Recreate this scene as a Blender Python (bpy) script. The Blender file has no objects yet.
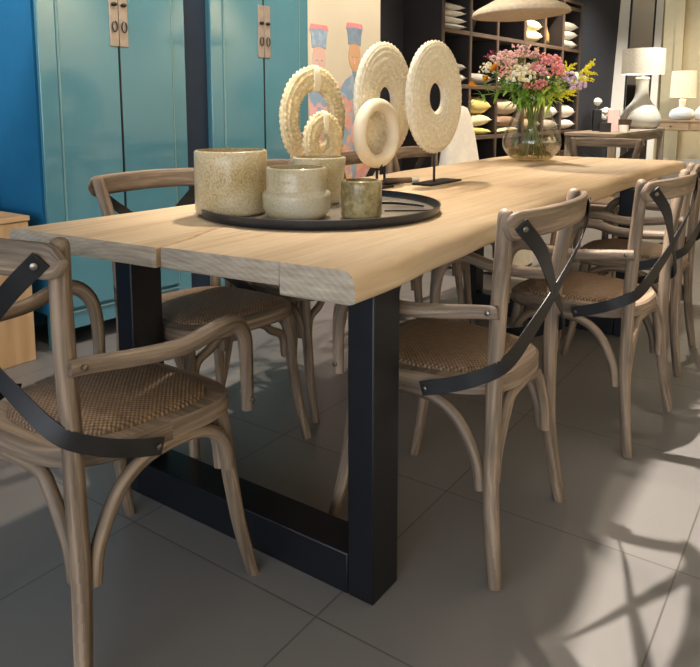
import bpy, math, random
from mathutils import Vector, Matrix
random.seed(7)
S = bpy.context.scene
COL = S.collection
PI = math.pi
rad = math.radians

# ------------------------------------------------------------------ view
S.view_settings.view_transform = 'Standard'
S.view_settings.look = 'None'
S.view_settings.gamma = 1.0
S.view_settings.use_curve_mapping = False
S.view_settings.exposure = 0.6
F_PX, CY, H_CAM, Y_HOR = 700.0, 200.0, 1.10, 108.0
PITCH = math.atan((CY - Y_HOR) / F_PX)
YAW = rad(35.0)
cd = bpy.data.cameras.new('camera')
cam = bpy.data.objects.new('camera', cd)
COL.objects.link(cam)
cam.location = (0, 0, H_CAM)
cam.rotation_euler = (PI / 2 - PITCH, 0, YAW)
cd.sensor_fit = 'HORIZONTAL'
cd.sensor_width = 36.0
cd.lens = 36.0 * F_PX / 700.0
cd.shift_y = -(333.5 - CY) / 700.0
cd.clip_start = 0.05
S.camera = cam

# ------------------------------------------------------------------ materials
def lin(r, g, b):
    def c(x):
        x = x / 255.0
        return x / 12.92 if x <= 0.04045 else ((x + 0.055) / 1.055) ** 2.4
    return (c(r), c(g), c(b), 1.0)

class NT:
    def __init__(s, name):
        s.m = bpy.data.materials.new(name)
        s.m.use_nodes = True
        s.t = s.m.node_tree
        s.b = s.t.nodes['Principled BSDF']
        s.out = s.t.nodes['Material Output']
    def n(s, typ, **kw):
        nd = s.t.nodes.new(typ)
        for k, v in kw.items():
            setattr(nd, k, v)
        return nd
    def l(s, a, b):
        s.t.links.new(a, b)
    def math(s, op, a, b=None, clamp=False):
        nd = s.n('ShaderNodeMath', operation=op)
        nd.use_clamp = clamp
        for i, x in enumerate((a, b)):
            if x is None:
                continue
            if isinstance(x, (int, float)):
                nd.inputs[i].default_value = x
            else:
                s.l(x, nd.inputs[i])
        return nd.outputs[0]
    def ramp(s, fac, stops):
        r = s.n('ShaderNodeValToRGB')
        el = r.color_ramp.elements
        while len(el) < len(stops):
            el.new(0.5)
        for e, (p, c) in zip(el, stops):
            e.position = p
            e.color = c
        s.l(fac, r.inputs[0])
        return r.outputs[0]
    def coords(s, kind='UV', scale=(1, 1, 1), loc=(0, 0, 0), rnd=False):
        tc = s.n('ShaderNodeTexCoord')
        mp = s.n('ShaderNodeMapping')
        mp.inputs['Scale'].default_value = scale
        mp.inputs['Location'].default_value = loc
        s.l(tc.outputs[kind], mp.inputs[0])
        if not rnd:
            return mp.outputs[0]
        oi = s.n('ShaderNodeObjectInfo')
        cx = s.n('ShaderNodeCombineXYZ')
        s.l(s.math('MULTIPLY', oi.outputs['Random'], 37.0), cx.inputs[2])
        ad = s.n('ShaderNodeVectorMath', operation='ADD')
        s.l(mp.outputs[0], ad.inputs[0]); s.l(cx.outputs[0], ad.inputs[1])
        return ad.outputs[0]
    def noise(s, vec, scale=1.0, detail=4.0, rough=0.55, dist=0.0):
        nd = s.n('ShaderNodeTexNoise')
        nd.inputs['Scale'].default_value = scale
        nd.inputs['Detail'].default_value = detail
        nd.inputs['Roughness'].default_value = rough
        nd.inputs['Distortion'].default_value = dist
        s.l(vec, nd.inputs['Vector'])
        return nd.outputs[0]
    def mix(s, fac, a, b, blend='MIX'):
        nd = s.n('ShaderNodeMix', data_type='RGBA', blend_type=blend)
        for sock, x in ((nd.inputs[0], fac), (nd.inputs[6], a), (nd.inputs[7], b)):
            if isinstance(x, (int, float)):
                sock.default_value = x
            elif isinstance(x, tuple):
                sock.default_value = x
            else:
                s.l(x, sock)
        return nd.outputs[2]
    def bump(s, h, strength=0.3, dist=0.01):
        nd = s.n('ShaderNodeBump')
        nd.inputs['Strength'].default_value = strength
        nd.inputs['Distance'].default_value = dist
        s.l(h, nd.inputs['Height'])
        s.l(nd.outputs[0], s.b.inputs['Normal'])
    def set(s, **kw):
        for k, v in kw.items():
            sock = s.b.inputs[k.replace('_', ' ')]
            if hasattr(v, 'links') or isinstance(v, bpy.types.NodeSocket):
                s.l(v, sock)
            else:
                sock.default_value = v

M = {}
def plain(name, col, rough=0.5, metal=0.0, var=0.12, nscale=6.0, coat=0.0, bump=0.0, kind='Object', bscale=120.0):
    t = NT(name)
    v = t.coords(kind)
    f = t.noise(v, nscale, 3)
    dk = tuple(c * (1 - var) for c in col[:3]) + (1,)
    lt = tuple(min(1, c * (1 + var)) for c in col[:3]) + (1,)
    t.set(Base_Color=t.ramp(f, [(0.3, dk), (0.7, lt)]), Roughness=rough, Metallic=metal)
    t.b.inputs['Coat Weight'].default_value = coat
    t.b.inputs['Coat Roughness'].default_value = 0.06
    if bump:
        t.bump(t.noise(v, bscale, 3), bump, 0.004)
    M[name] = t.m
    return t.m

def wood(name, dark, mid, light, su=5, sv=85, rough=0.6, bump=0.25, rnd=True):
    t = NT(name)
    g = t.noise(t.coords('UV', (su, sv, 1), rnd=rnd), 1.0, 5, 0.6, 0.6)
    big = t.noise(t.coords('UV', (su * .5, sv * .18, 1), (3, 1, 0), rnd=rnd), 1.0, 3, 0.5, 0.4)
    f = t.math('ADD', t.math('MULTIPLY', g, 0.6), t.math('MULTIPLY', big, 0.4))
    t.set(Base_Color=t.ramp(f, [(0.34, dark), (0.5, mid), (0.64, light)]), Roughness=rough)
    t.bump(g, bump, 0.003)
    M[name] = t.m
    return t.m

wood('chair_wood', lin(66, 53, 42), lin(115, 97, 80), lin(155, 133, 111), 4, 70, rnd=True)
wood('shelf_wood', lin(64, 51, 42), lin(92, 75, 62), lin(116, 96, 80), 3, 40)
wood('pale_wood', lin(150, 118, 84), lin(180, 146, 106), lin(204, 172, 132), 3, 40)
wood('console_wood', lin(112, 98, 84), lin(146, 130, 112), lin(170, 154, 136), 3, 40)
wood('box_wood', lin(176, 136, 94), lin(196, 156, 112), lin(208, 170, 126), 1.2, 14, bump=0.06)

# oak table top, grain along u, a few dark cracks
t = NT('table_oak')
g = t.noise(t.coords('UV', (2.2, 46, 1), rnd=True), 1.0, 6, 0.62, 0.7)
b = t.noise(t.coords('UV', (1.0, 7, 1), (2, 5, 0), rnd=True), 1.0, 3, 0.5, 0.8)
f = t.math('ADD', t.math('MULTIPLY', g, 0.45), t.math('MULTIPLY', b, 0.55))
c0 = t.ramp(f, [(0.3, lin(156, 128, 98)), (0.48, lin(194, 167, 133)), (0.68, lin(212, 189, 157))])
ck = t.noise(t.coords('UV', (5, 120, 1), (7, 3, 0), rnd=True), 1.0, 2, 0.4, 0.4)
ckm = t.ramp(ck, [(0.74, (0, 0, 0, 1)), (0.79, (1, 1, 1, 1))])
t.set(Base_Color=t.mix(ckm, c0, lin(104, 78, 52)), Roughness=0.62)
t.bump(g, 0.22, 0.003)
M['table_oak'] = t.m
t = NT('end_grain')
v = t.coords('UV', (1, 1, 1), (0, 0, 0), rnd=False)
w = t.n('ShaderNodeTexWave', wave_type='RINGS', rings_direction='SPHERICAL')
w.inputs['Scale'].default_value = 34; w.inputs['Distortion'].default_value = 3.0
w.inputs['Detail'].default_value = 3; w.inputs['Detail Scale'].default_value = 1.5
mp = t.coords('UV', (0.55, 1, 1), (0.72, -0.56, 0))
t.l(mp, w.inputs['Vector'])
fn = t.noise(t.coords('UV', (14, 90, 1)), 1.0, 5)
f = t.math('ADD', t.math('MULTIPLY', w.outputs[1], 0.10), t.math('MULTIPLY', fn, 0.8))
t.set(Base_Color=t.ramp(f, [(0.2, lin(128, 114, 98)), (0.5, lin(160, 147, 130)), (0.8, lin(182, 170, 152))]), Roughness=0.8)
t.bump(f, 0.35, 0.004)
M['end_grain'] = t.m

# woven rattan
def weave(name, dark, mid, light, pitch):
    t = NT(name)
    tc = t.n('ShaderNodeTexCoord')
    mp = t.n('ShaderNodeMapping')
    mp.inputs['Rotation'].default_value = (0, 0, rad(45))
    mp.inputs['Scale'].default_value = (1 / pitch,) * 3
    t.l(tc.outputs['UV'], mp.inputs[0])
    sp = t.n('ShaderNodeSeparateXYZ'); t.l(mp.outputs[0], sp.inputs[0])
    U, V = sp.outputs[0], sp.outputs[1]
    su = t.math('ABSOLUTE', t.math('SINE', t.math('MULTIPLY', U, PI)))
    sv = t.math('ABSOLUTE', t.math('SINE', t.math('MULTIPLY', V, PI)))
    ch = t.n('ShaderNodeTexChecker'); ch.inputs['Scale'].default_value = 1.0
    t.l(mp.outputs[0], ch.inputs['Vector'])
    k = ch.outputs[1]
    a = t.math('MULTIPLY', t.math('POWER', su, 0.5), t.math('ADD', 0.55, t.math('MULTIPLY', sv, 0.45)))
    b = t.math('MULTIPLY', t.math('POWER', sv, 0.5), t.math('ADD', 0.55, t.math('MULTIPLY', su, 0.45)))
    h = t.math('ADD', t.math('MULTIPLY', a, k), t.math('MULTIPLY', b, t.math('SUBTRACT', 1.0, k)))
    nz = t.noise(t.coords('UV', (60, 60, 60), rnd=True), 1.0, 3)
    f = t.math('ADD', t.math('MULTIPLY', h, 0.7), t.math('MULTIPLY', nz, 0.35))
    t.set(Base_Color=t.ramp(f, [(0.25, dark), (0.6, mid), (0.95, light)]), Roughness=0.48)
    t.bump(h, 0.8, 0.004)
    M[name] = t.m
weave('rattan', lin(44, 32, 22), lin(108, 82, 58), lin(152, 124, 94), 0.0082)

plain('black_steel', lin(20, 20, 25), 0.4, 0.3, 0.12, 9)
plain('strap_steel', lin(40, 39, 40), 0.42, 0.5, 0.15, 20)
plain('bolt_metal', lin(120, 114, 104), 0.3, 0.9, 0.1, 40)
plain('lock_metal', lin(176, 160, 148), 0.42, 0.55, 0.12, 30)
plain('dark_knob', lin(34, 30, 28), 0.4, 0.4)
plain('teal_lacquer', lin(82, 132, 144), 0.14, 0.0, 0.08, 2.0, coat=0.7)
plain('teal_edge', lin(120, 150, 146), 0.3, 0.0, 0.08, 12)
plain('blue_paint', lin(6, 98, 140), 0.9, 0, 0.05)
plain('gap_dark', lin(22, 38, 56), 0.6, 0, 0.05)
plain('navy_paint', lin(23, 25, 34), 0.7, 0, 0.08)
plain('dark_paint', lin(38, 38, 46), 0.7, 0, 0.08)
plain('shelf_back', lin(26, 24, 27), 0.7, 0, 0.1)
plain('veneer_and_shade', lin(40, 34, 33), 0.55, 0, 0.12, 5)
plain('beige_paint', lin(200, 184, 146), 0.8, 0, 0.04)
plain('grey_paint', lin(150, 142, 126), 0.8, 0, 0.04)
plain('white_paint', lin(226, 222, 212), 0.5, 0, 0.03)
plain('ceiling_paint', lin(196, 192, 184), 0.9, 0, 0.03)
plain('cream_panel', lin(222, 208, 182), 0.45, 0, 0.03, 3)
plain('tray_metal', lin(58, 62, 70), 0.34, 0.75, 0.25, 12)
plain('tray_plate', lin(150, 143, 134), 0.3, 0.55, 0.3, 7)
plain('cream_rim', lin(238, 226, 198), 0.7, 0, 0.05)
plain('stone_ring', lin(214, 200, 174), 0.6, 0, 0.06, 14, bump=0.15, bscale=60)
plain('white_ceramic', lin(232, 230, 222), 0.3, 0, 0.03)
plain('grey_ceramic', lin(206, 204, 194), 0.4, 0, 0.05)
plain('black_card', lin(24, 24, 26), 0.4)
plain('pink_card', lin(236, 196, 194), 0.55, 0, 0.04)
plain('brown_basket', lin(92, 74, 62), 0.7, 0, 0.2, 60)
plain('white_petal', lin(246, 244, 238), 0.6, 0, 0.03)
plain('switch_plastic', lin(226, 224, 218), 0.35, 0, 0.02)
plain('pendant_fibre', lin(182, 164, 140), 0.8, 0, 0.12, 50, bump=0.3, bscale=220)
plain('stem_green', lin(112, 132, 62), 0.55, 0, 0.2, 30)
plain('leaf_green', lin(128, 172, 66), 0.5, 0, 0.25, 30)
plain('leaf_light', lin(186, 214, 86), 0.5, 0, 0.2, 30)
for nm, c in (('pet_orange', (250, 166, 30)), ('pet_coral', (246, 156, 136)), ('pet_pink', (248, 188, 196)),
              ('pet_peach', (240, 202, 178)), ('pet_cream', (240, 226, 178)), ('pet_lilac', (222, 186, 220)),
              ('pet_yellow', (250, 230, 40)), ('pet_lime', (214, 214, 60)), ('pet_burgundy', (132, 30, 58)),
              ('pet_white', (244, 242, 226)), ('pet_rose', (240, 138, 154))):
    plain(nm, lin(*c), 0.6, 0, 0.14, 60)
for nm, c in (('cush_white', (226, 222, 214)), ('cush_cream', (224, 210, 172)), ('cush_yellow', (222, 198, 120)),
              ('cush_beige', (200, 182, 156)), ('cush_brown', (142, 116, 94)), ('cush_mustard', (176, 142, 74)),
              ('cush_grey', (160, 154, 146)), ('throw_white', (228, 220, 208))):
    plain(nm, lin(*c), 0.9, 0, 0.07, 18, bump=0.25, bscale=160)

# shell / raffia texture of the discs
plain('shell_disc', lin(228, 216, 190), 0.55, 0, 0.14, 70, bump=0.2, bscale=260)
plain('raffia_disc', lin(216, 196, 154), 0.65, 0, 0.18, 80, bump=0.2, bscale=260)
plain('raffia_dark', lin(222, 202, 160), 0.65, 0, 0.25, 60, bump=0.2, bscale=260)

# floor tiles
t = NT('floor_tiles')
v = t.coords('Object', (1, 1, 1), (0.246, -1.717 + 0.617 * 8, 0))
br = t.n('ShaderNodeTexBrick')
br.offset = 0.0; br.squash = 1.0
br.inputs['Scale'].default_value = 1.0
br.inputs['Mortar Size'].default_value = 0.0022
br.inputs['Mortar Smooth'].default_value = 0.1
br.inputs['Brick Width'].default_value = 0.615
br.inputs['Row Height'].default_value = 0.617
br.inputs['Color1'].default_value = lin(118, 114, 111)
br.inputs['Color2'].default_value = lin(123, 119, 116)
br.inputs['Mortar'].default_value = lin(84, 78, 72)
t.l(v, br.inputs['Vector'])
nz = t.noise(t.coords('Object'), 2.2, 5, 0.6)
nz2 = t.noise(t.coords('Object'), 60, 3, 0.6)
cc = t.mix(t.math('MULTIPLY', nz, 0.35), br.outputs[0], lin(102, 98, 95))
t.set(Base_Color=cc, Roughness=t.math('ADD', 0.34, t.math('MULTIPLY', nz2, 0.14)))
t.bump(t.math('SUBTRACT', 1.0, br.outputs[1]), 0.25, 0.002)
M['floor_tiles'] = t.m

# frosted glass with gold flecks
def frost(name, pale, gold, dark, sc, tr):
    t = NT(name)
    v = t.coords('Object', rnd=True)
    fine = t.noise(v, sc, 3, 0.7)
    big = t.noise(v, 9, 2, 0.5)
    f = t.math('ADD', t.math('MULTIPLY', fine, 0.75), t.math('MULTIPLY', big, 0.5))
    t.set(Base_Color=t.ramp(f, [(0.42, dark), (0.56, gold), (0.76, pale)]), Roughness=0.32)
    t.b.inputs['Transmission Weight'].default_value = tr
    t.b.inputs['IOR'].default_value = 1.3
    t.b.inputs['Coat Weight'].default_value = 0.4
    t.b.inputs['Coat Roughness'].default_value = 0.1
    t.bump(fine, 0.25, 0.003)
    M[name] = t.m
frost('gold_glass', lin(218, 206, 180), lin(190, 168, 120), lin(146, 122, 74), 190, 0.25)
frost('pale_glass', lin(212, 204, 186), lin(194, 178, 138), lin(156, 136, 92), 210, 0.3)
frost('smoke_glass', lin(196, 180, 136), lin(150, 132, 88), lin(108, 94, 58), 60, 0.35)

# clear glass and water: thin transparent walls with reflections
def thin_glass(name, tint, gl=0.04, rough=0.02):
    t = NT(name)
    t.t.nodes.remove(t.b)
    tr = t.n('ShaderNodeBsdfTransparent'); tr.inputs[0].default_value = tint
    gb = t.n('ShaderNodeBsdfGlossy'); gb.inputs['Roughness'].default_value = rough
    lw = t.n('ShaderNodeLayerWeight'); lw.inputs[0].default_value = 0.22
    f = t.math('ADD', gl, t.math('MULTIPLY', lw.outputs[1], 0.5))
    mx = t.n('ShaderNodeMixShader')
    t.l(f, mx.inputs[0]); t.l(tr.outputs[0], mx.inputs[1]); t.l(gb.outputs[0], mx.inputs[2])
    t.l(mx.outputs[0], t.out.inputs[0])
    M[name] = t.m
thin_glass('vase_glass', (0.965, 0.95, 0.925, 1), 0.05)
thin_glass('water', (0.90, 0.86, 0.66, 1), 0.05)
t = NT('mirror'); t.set(Base_Color=(0.85, 0.84, 0.8, 1), Metallic=1.0, Roughness=0.03); M['mirror'] = t.m

# lamp shades: lit cloth
def shade(name, col, emit, strength):
    t = NT(name)
    f = t.noise(t.coords('Object'), 45, 2, 0.5)
    t.set(Base_Color=t.ramp(f, [(0.4, tuple(c * .8 for c in col[:3]) + (1,)), (0.65, col)]), Roughness=0.8)
    t.b.inputs['Emission Color'].default_value = emit
    t.b.inputs['Emission Strength'].default_value = strength
    M[name] = t.m
shade('shade_pattern', lin(226, 218, 204), lin(255, 232, 190), 0.22)
shade('shade_cream', lin(236, 220, 190), lin(255, 222, 170), 0.35)
shade('bulb', lin(255, 240, 190), lin(255, 214, 110), 4.0)
shade('downlight', lin(255, 250, 240), lin(255, 240, 220), 12.0)

# robe paint, colours paled towards cream to hold the panel's glare
def paint(name, cols, sc):
    t = NT(name)
    vo = t.n('ShaderNodeTexVoronoi'); vo.inputs['Scale'].default_value = sc
    t.l(t.coords('Object', rnd=True), vo.inputs['Vector'])
    sx = t.n('ShaderNodeSeparateColor'); t.l(vo.outputs['Color'], sx.inputs[0])
    n = len(cols)
    r = t.ramp(sx.outputs[0], [(i / n, lin(*c)) for i, c in enumerate(cols)])
    t.set(Base_Color=r, Roughness=0.5)
    M[name] = t.m
paint('robe_red', [(236, 150, 138), (240, 178, 160), (168, 184, 196), (238, 196, 140), (236, 158, 146)], 26)
paint('robe_pink', [(244, 190, 184), (246, 176, 172), (244, 196, 188), (242, 184, 176)], 14)
paint('hat_blue', [(130, 146, 166), (142, 158, 174)], 30)
paint('collar_blue', [(176, 192, 206), (150, 172, 192)], 30)
paint('face_skin', [(226, 178, 134), (222, 170, 126)], 10)
paint('face_pale', [(232, 184, 166), (230, 190, 172)], 10)
paint('trim_red', [(226, 142, 146), (232, 156, 156)], 30)

# ------------------------------------------------------------------ mesh builder
def cr(pts, n=6):
    """Catmull-Rom through pts (tuples of any length)"""
    P = [tuple(p) for p in pts]
    P = [tuple(2 * a - b for a, b in zip(P[0], P[1]))] + P + [tuple(2 * a - b for a, b in zip(P[-1], P[-2]))]
    out = []
    for i in range(1, len(P) - 2):
        for k in range(n):
            u = k / n
            out.append(tuple(0.5 * (2 * b + (c - a) * u + (2 * a - 5 * b + 4 * c - d) * u * u + (3 * b - a - 3 * c + d) * u ** 3)
                             for a, b, c, d in zip(P[i - 1], P[i], P[i + 1], P[i + 2])))
    out.append(P[-2])
    return out

class MB:
    def __init__(s):
        s.v = []; s.f = []; s.uv = []; s.mi = []
    def face(s, idx, uv=None, mi=0):
        s.f.append(tuple(idx)); s.uv.append(uv or [(0, 0)] * len(idx)); s.mi.append(mi)
    def box(s, c, d, rz=0.0, mi=0):
        x, y, z = d[0] / 2, d[1] / 2, d[2] / 2
        k = len(s.v)
        cs, sn = math.cos(rz), math.sin(rz)
        P = []
        for a in (-x, x):
            for b in (-y, y):
                for e in (-z, z):
                    P.append((a, b, e))
                    s.v.append((c[0] + a * cs - b * sn, c[1] + a * sn + b * cs, c[2] + e))
        ax = max(range(3), key=lambda i: d[i])
        for q in ((0, 1, 3, 2), (4, 6, 7, 5), (0, 4, 5, 1), (2, 3, 7, 6), (0, 2, 6, 4), (1, 5, 7, 3)):
            n = [i for i in range(3) if len({P[j][i] for j in q}) > 1]
            a = ax if ax in n else n[0]
            b = n[1] if n[0] == a else n[0]
            s.face([k + j for j in q], [(P[j][a] + c[a], P[j][b] + c[b]) for j in q], mi)
        return s
    def tube(s, pts, r, n=10, flat=1.0, up=(0, 0, 1), mi=0, sm=0):
        """pts: list of xyz; r: number or list; flat scales the second axis"""
        if sm:
            rr = r if isinstance(r, (list, tuple)) else [r] * len(pts)
            q = cr([tuple(p) + (a,) for p, a in zip(pts, rr)], sm)
            pts = [p[:3] for p in q]; r = [p[3] for p in q]
        if not isinstance(r, (list, tuple)):
            r = [r] * len(pts)
        P = [Vector(p) for p in pts]
        k = len(s.v)
        N = None; L = 0.0; Ls = []
        for i, p in enumerate(P):
            T = (P[min(i + 1, len(P) - 1)] - P[max(i - 1, 0)]).normalized()
            if N is None:
                u = Vector(up)
                if abs(u.dot(T)) > 0.95:
                    u = Vector((1, 0, 0)) if abs(T.x) < 0.9 else Vector((0, 1, 0))
                N = (u - T * u.dot(T)).normalized()
            else:
                N = (N - T * N.dot(T)).normalized()
                L += (p - P[i - 1]).length
            B = T.cross(N)
            Ls.append(L)
            for j in range(n):
                a = 2 * PI * j / n
                s.v.append(tuple(p + (N * math.cos(a) * r[i] + B * math.sin(a) * r[i] * flat)))
        for i in range(len(P) - 1):
            for j in range(n):
                j2 = (j + 1) % n
                w = 2 * PI * max(r[i], 1e-4) / n
                s.face((k + i * n + j, k + i * n + j2, k + (i + 1) * n + j2, k + (i + 1) * n + j),
                       [(Ls[i], w * j), (Ls[i], w * (j + 1)), (Ls[i + 1], w * (j + 1)), (Ls[i + 1], w * j)], mi)
        s.face([k + j for j in range(n)][::-1], [(0.01 * math.cos(j), 0.01 * math.sin(j)) for j in range(n)], mi)
        e = k + (len(P) - 1) * n
        s.face([e + j for j in range(n)], [(0.01 * math.cos(j), 0.01 * math.sin(j)) for j in range(n)], mi)
        return s
    def lathe(s, prof, n=32, c=(0, 0, 0), mi=0, close=False):
        """prof: list of (radius, z); radius 0 makes a pole"""
        k = len(s.v); rows = []
        for r, z in prof:
            if r <= 1e-6:
                rows.append([len(s.v)] * n); s.v.append((c[0], c[1], c[2] + z))
            else:
                rows.append(list(range(len(s.v), len(s.v) + n)))
                for j in range(n):
                    a = 2 * PI * j / n
                    s.v.append((c[0] + r * math.cos(a), c[1] + r * math.sin(a), c[2] + z))
        m = len(rows)
        for i in range(m if close else m - 1):
            A, B = rows[i], rows[(i + 1) % m]
            for j in range(n):
                j2 = (j + 1) % n
                q = [A[j], A[j2], B[j2], B[j]]
                u = [(j / n, i / m), ((j + 1) / n, i / m), ((j + 1) / n, (i + 1) / m), (j / n, (i + 1) / m)]
                qq, uu = [], []
                for a, b in zip(q, u):
                    if a not in qq:
                        qq.append(a); uu.append(b)
                if len(qq) > 2:
                    s.face(qq, uu, mi)
        return s
    def prism(s, out, z0, z1, mi=0):
        """outline of (x, y), extruded in z"""
        k = len(s.v); n = len(out)
        for z in (z0, z1):
            s.v += [(x, y, z) for x, y in out]
        s.face([k + i for i in range(n)][::-1], [out[i] for i in range(n)][::-1], mi)
        s.face([k + n + i for i in range(n)], [out[i] for i in range(n)], mi)
        L = 0
        for i in range(n):
            j = (i + 1) % n
            d = math.dist(out[i], out[j])
            s.face((k + i, k + j, k + n + j, k + n + i), [(L, z0), (L + d, z0), (L + d, z1), (L, z1)], mi)
            L += d
        return s
    def loft(s, rings, mi=0, caps=True, vstep=0.02):
        """rings: equal length lists of xyz, joined one to the next"""
        k = len(s.v); n = len(rings[0]); L = 0
        for R in rings:
            s.v += [tuple(p) for p in R]
        for i in range(len(rings) - 1):
            d = (Vector(rings[i][0]) - Vector(rings[i + 1][0])).length
            for j in range(n):
                j2 = (j + 1) % n
                s.face((k + i * n + j, k + i * n + j2, k + (i + 1) * n + j2, k + (i + 1) * n + j),
                       [(L, vstep * j), (L, vstep * (j + 1)), (L + d, vstep * (j + 1)), (L + d, vstep * j)], mi)
            L += d
        if caps:
            s.face([k + j for j in range(n)][::-1], None, mi)
            e = k + (len(rings) - 1) * n
            s.face([e + j for j in range(n)], None, mi)
        return s
    def ribbon(s, pts, nrm, w, th):
        P = [Vector(p) for p in pts]
        R = []
        for i, p in enumerate(P):
            T = (P[min(i + 1, len(P) - 1)] - P[max(i - 1, 0)]).normalized()
            N = Vector(nrm[i]); N = (N - T * N.dot(T)).normalized()
            B = T.cross(N)
            R.append([p + B * w / 2 + N * th / 2, p + B * w / 2 - N * th / 2, p - B * w / 2 - N * th / 2, p - B * w / 2 + N * th / 2])
        return s.loft(R)
    def blob(s, c, r, sq=(1, 1, 1), mi=0, n=6, m=4, rot=None):
        k = len(s.v); rows = []
        for i in range(m + 1):
            a = -PI / 2 + PI * i / m
            if i in (0, m):
                rows.append([len(s.v)] * n); pts = [(0, 0, math.sin(a))]
            else:
                rows.append(list(range(len(s.v), len(s.v) + n)))
                pts = [(math.cos(a) * math.cos(2 * PI * j / n), math.cos(a) * math.sin(2 * PI * j / n), math.sin(a)) for j in range(n)]
            for p in pts:
                q = Vector((p[0] * r * sq[0], p[1] * r * sq[1], p[2] * r * sq[2]))
                if rot is not None:
                    q = rot @ q
                s.v.append((c[0] + q.x, c[1] + q.y, c[2] + q.z))
        for i in range(m):
            for j in range(n):
                j2 = (j + 1) % n
                q = []
                for a in (rows[i][j], rows[i][j2], rows[i + 1][j2], rows[i + 1][j]):
                    if a not in q:
                        q.append(a)
                if len(q) > 2:
                    s.face(q, None, mi)
        return s
    def build(s, name, mat, parent=None, ang=40, bevel=0.0, loc=None):
        me = bpy.data.meshes.new(name)
        me.from_pydata(s.v, [], s.f)
        ul = me.uv_layers.new(name='UVMap')
        i = 0
        for u in s.uv:
            for c in u:
                ul.data[i].uv = c; i += 1
        for m in (mat if isinstance(mat, (list, tuple)) else [mat]):
            me.materials.append(M[m])
        for p, m in zip(me.polygons, s.mi):
            p.use_smooth = True; p.material_index = m
        me.validate()
        me.set_sharp_from_angle(angle=rad(ang))
        o = bpy.data.objects.new(name, me)
        COL.objects.link(o)
        if parent is not None:
            o.parent = parent
        if loc is not None:
            o.location = loc
        if bevel:
            b = o.modifiers.new('bevel', 'BEVEL')
            b.width = bevel; b.segments = 2; b.limit_method = 'ANGLE'; b.angle_limit = rad(50)
        return o

def tag(o, label, cat, group=None, kind=None):
    o['label'] = label; o['category'] = cat
    if group: o['group'] = group
    if kind: o['kind'] = kind
    return o
def thing(name, label, cat, loc=(0, 0, 0), rz=0.0, group=None):
    o = bpy.data.objects.new(name, None)
    o.empty_display_size = 0.1
    COL.objects.link(o)
    o.location = loc; o.rotation_euler = (0, 0, rz)
    return tag(o, label, cat, group)
def struct(o):
    o['kind'] = 'structure'
    return o
def children_of(o):
    return [c for c in bpy.data.objects if c.parent == o]
def dup(root, loc, rz, label, group=None):
    def cp(o, par):
        c = o.copy(); COL.objects.link(c)
        if par is not None:
            c.parent = par
        for ch in children_of(o):
            cp(ch, c)
        return c
    r = cp(root, None)
    r.location = loc; r.rotation_euler = (0, 0, rz); r['label'] = label
    if group: r['group'] = group
    return r

# wall frame: s runs along the left wall, d out into the room
WA = rad(4.0)
WD = Vector((math.sin(WA), math.cos(WA), 0)); WN = Vector((math.cos(WA), -math.sin(WA), 0))
P0 = Vector((-2.843, 1.689, 0))
WRZ = PI / 2 - WA            # local x along the wall, local y into the wall
def W(s, d=0.0, z=0.0):
    p = P0 + WD * s + WN * d
    return (p.x, p.y, z)

# ------------------------------------------------------------------ room shell
struct(MB().box((0, 5.0, -0.05), (9.0, 22.0, 0.1)).build('floor', 'floor_tiles'))
struct(MB().box((0, 5.0, 3.25), (9.0, 22.0, 0.1)).build('ceiling', 'ceiling_paint'))
wl = MB().box((0, 0, 1.6), (6.0, 0.1, 3.2))
o = struct(wl.build('wall_left', 'blue_paint')); o.location = W(-2.1, -0.52); o.rotation_euler = (0, 0, WRZ)
wl = MB().box((0, 0, 1.6), (8.5, 0.1, 3.2))
o = struct(wl.build('wall_left.001', 'navy_paint')); o.location = W(5.15, -0.52); o.rotation_euler = (0, 0, WRZ)
struct(MB().box((0.2, 14.6, 1.6), (7.4, 0.1, 3.2)).build('wall_back', 'beige_paint'))
struct(MB().box((-2.72, 11.15, 1.6), (0.95, 0.12, 3.2)).build('wall_back.001', 'beige_paint'))
struct(MB().box((3.6, 5.0, 1.6), (0.1, 19.2, 3.2)).build('wall_right', 'beige_paint'))
struct(MB().box((0.2, 14.53, 0.07), (7.2, 0.03, 0.14)).build('baseboard_back', 'white_paint'))
struct(MB().box((-2.62, 14.5, 1.6), (0.14, 0.1, 3.2)).build('trim_1', 'beige_paint'))

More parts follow.
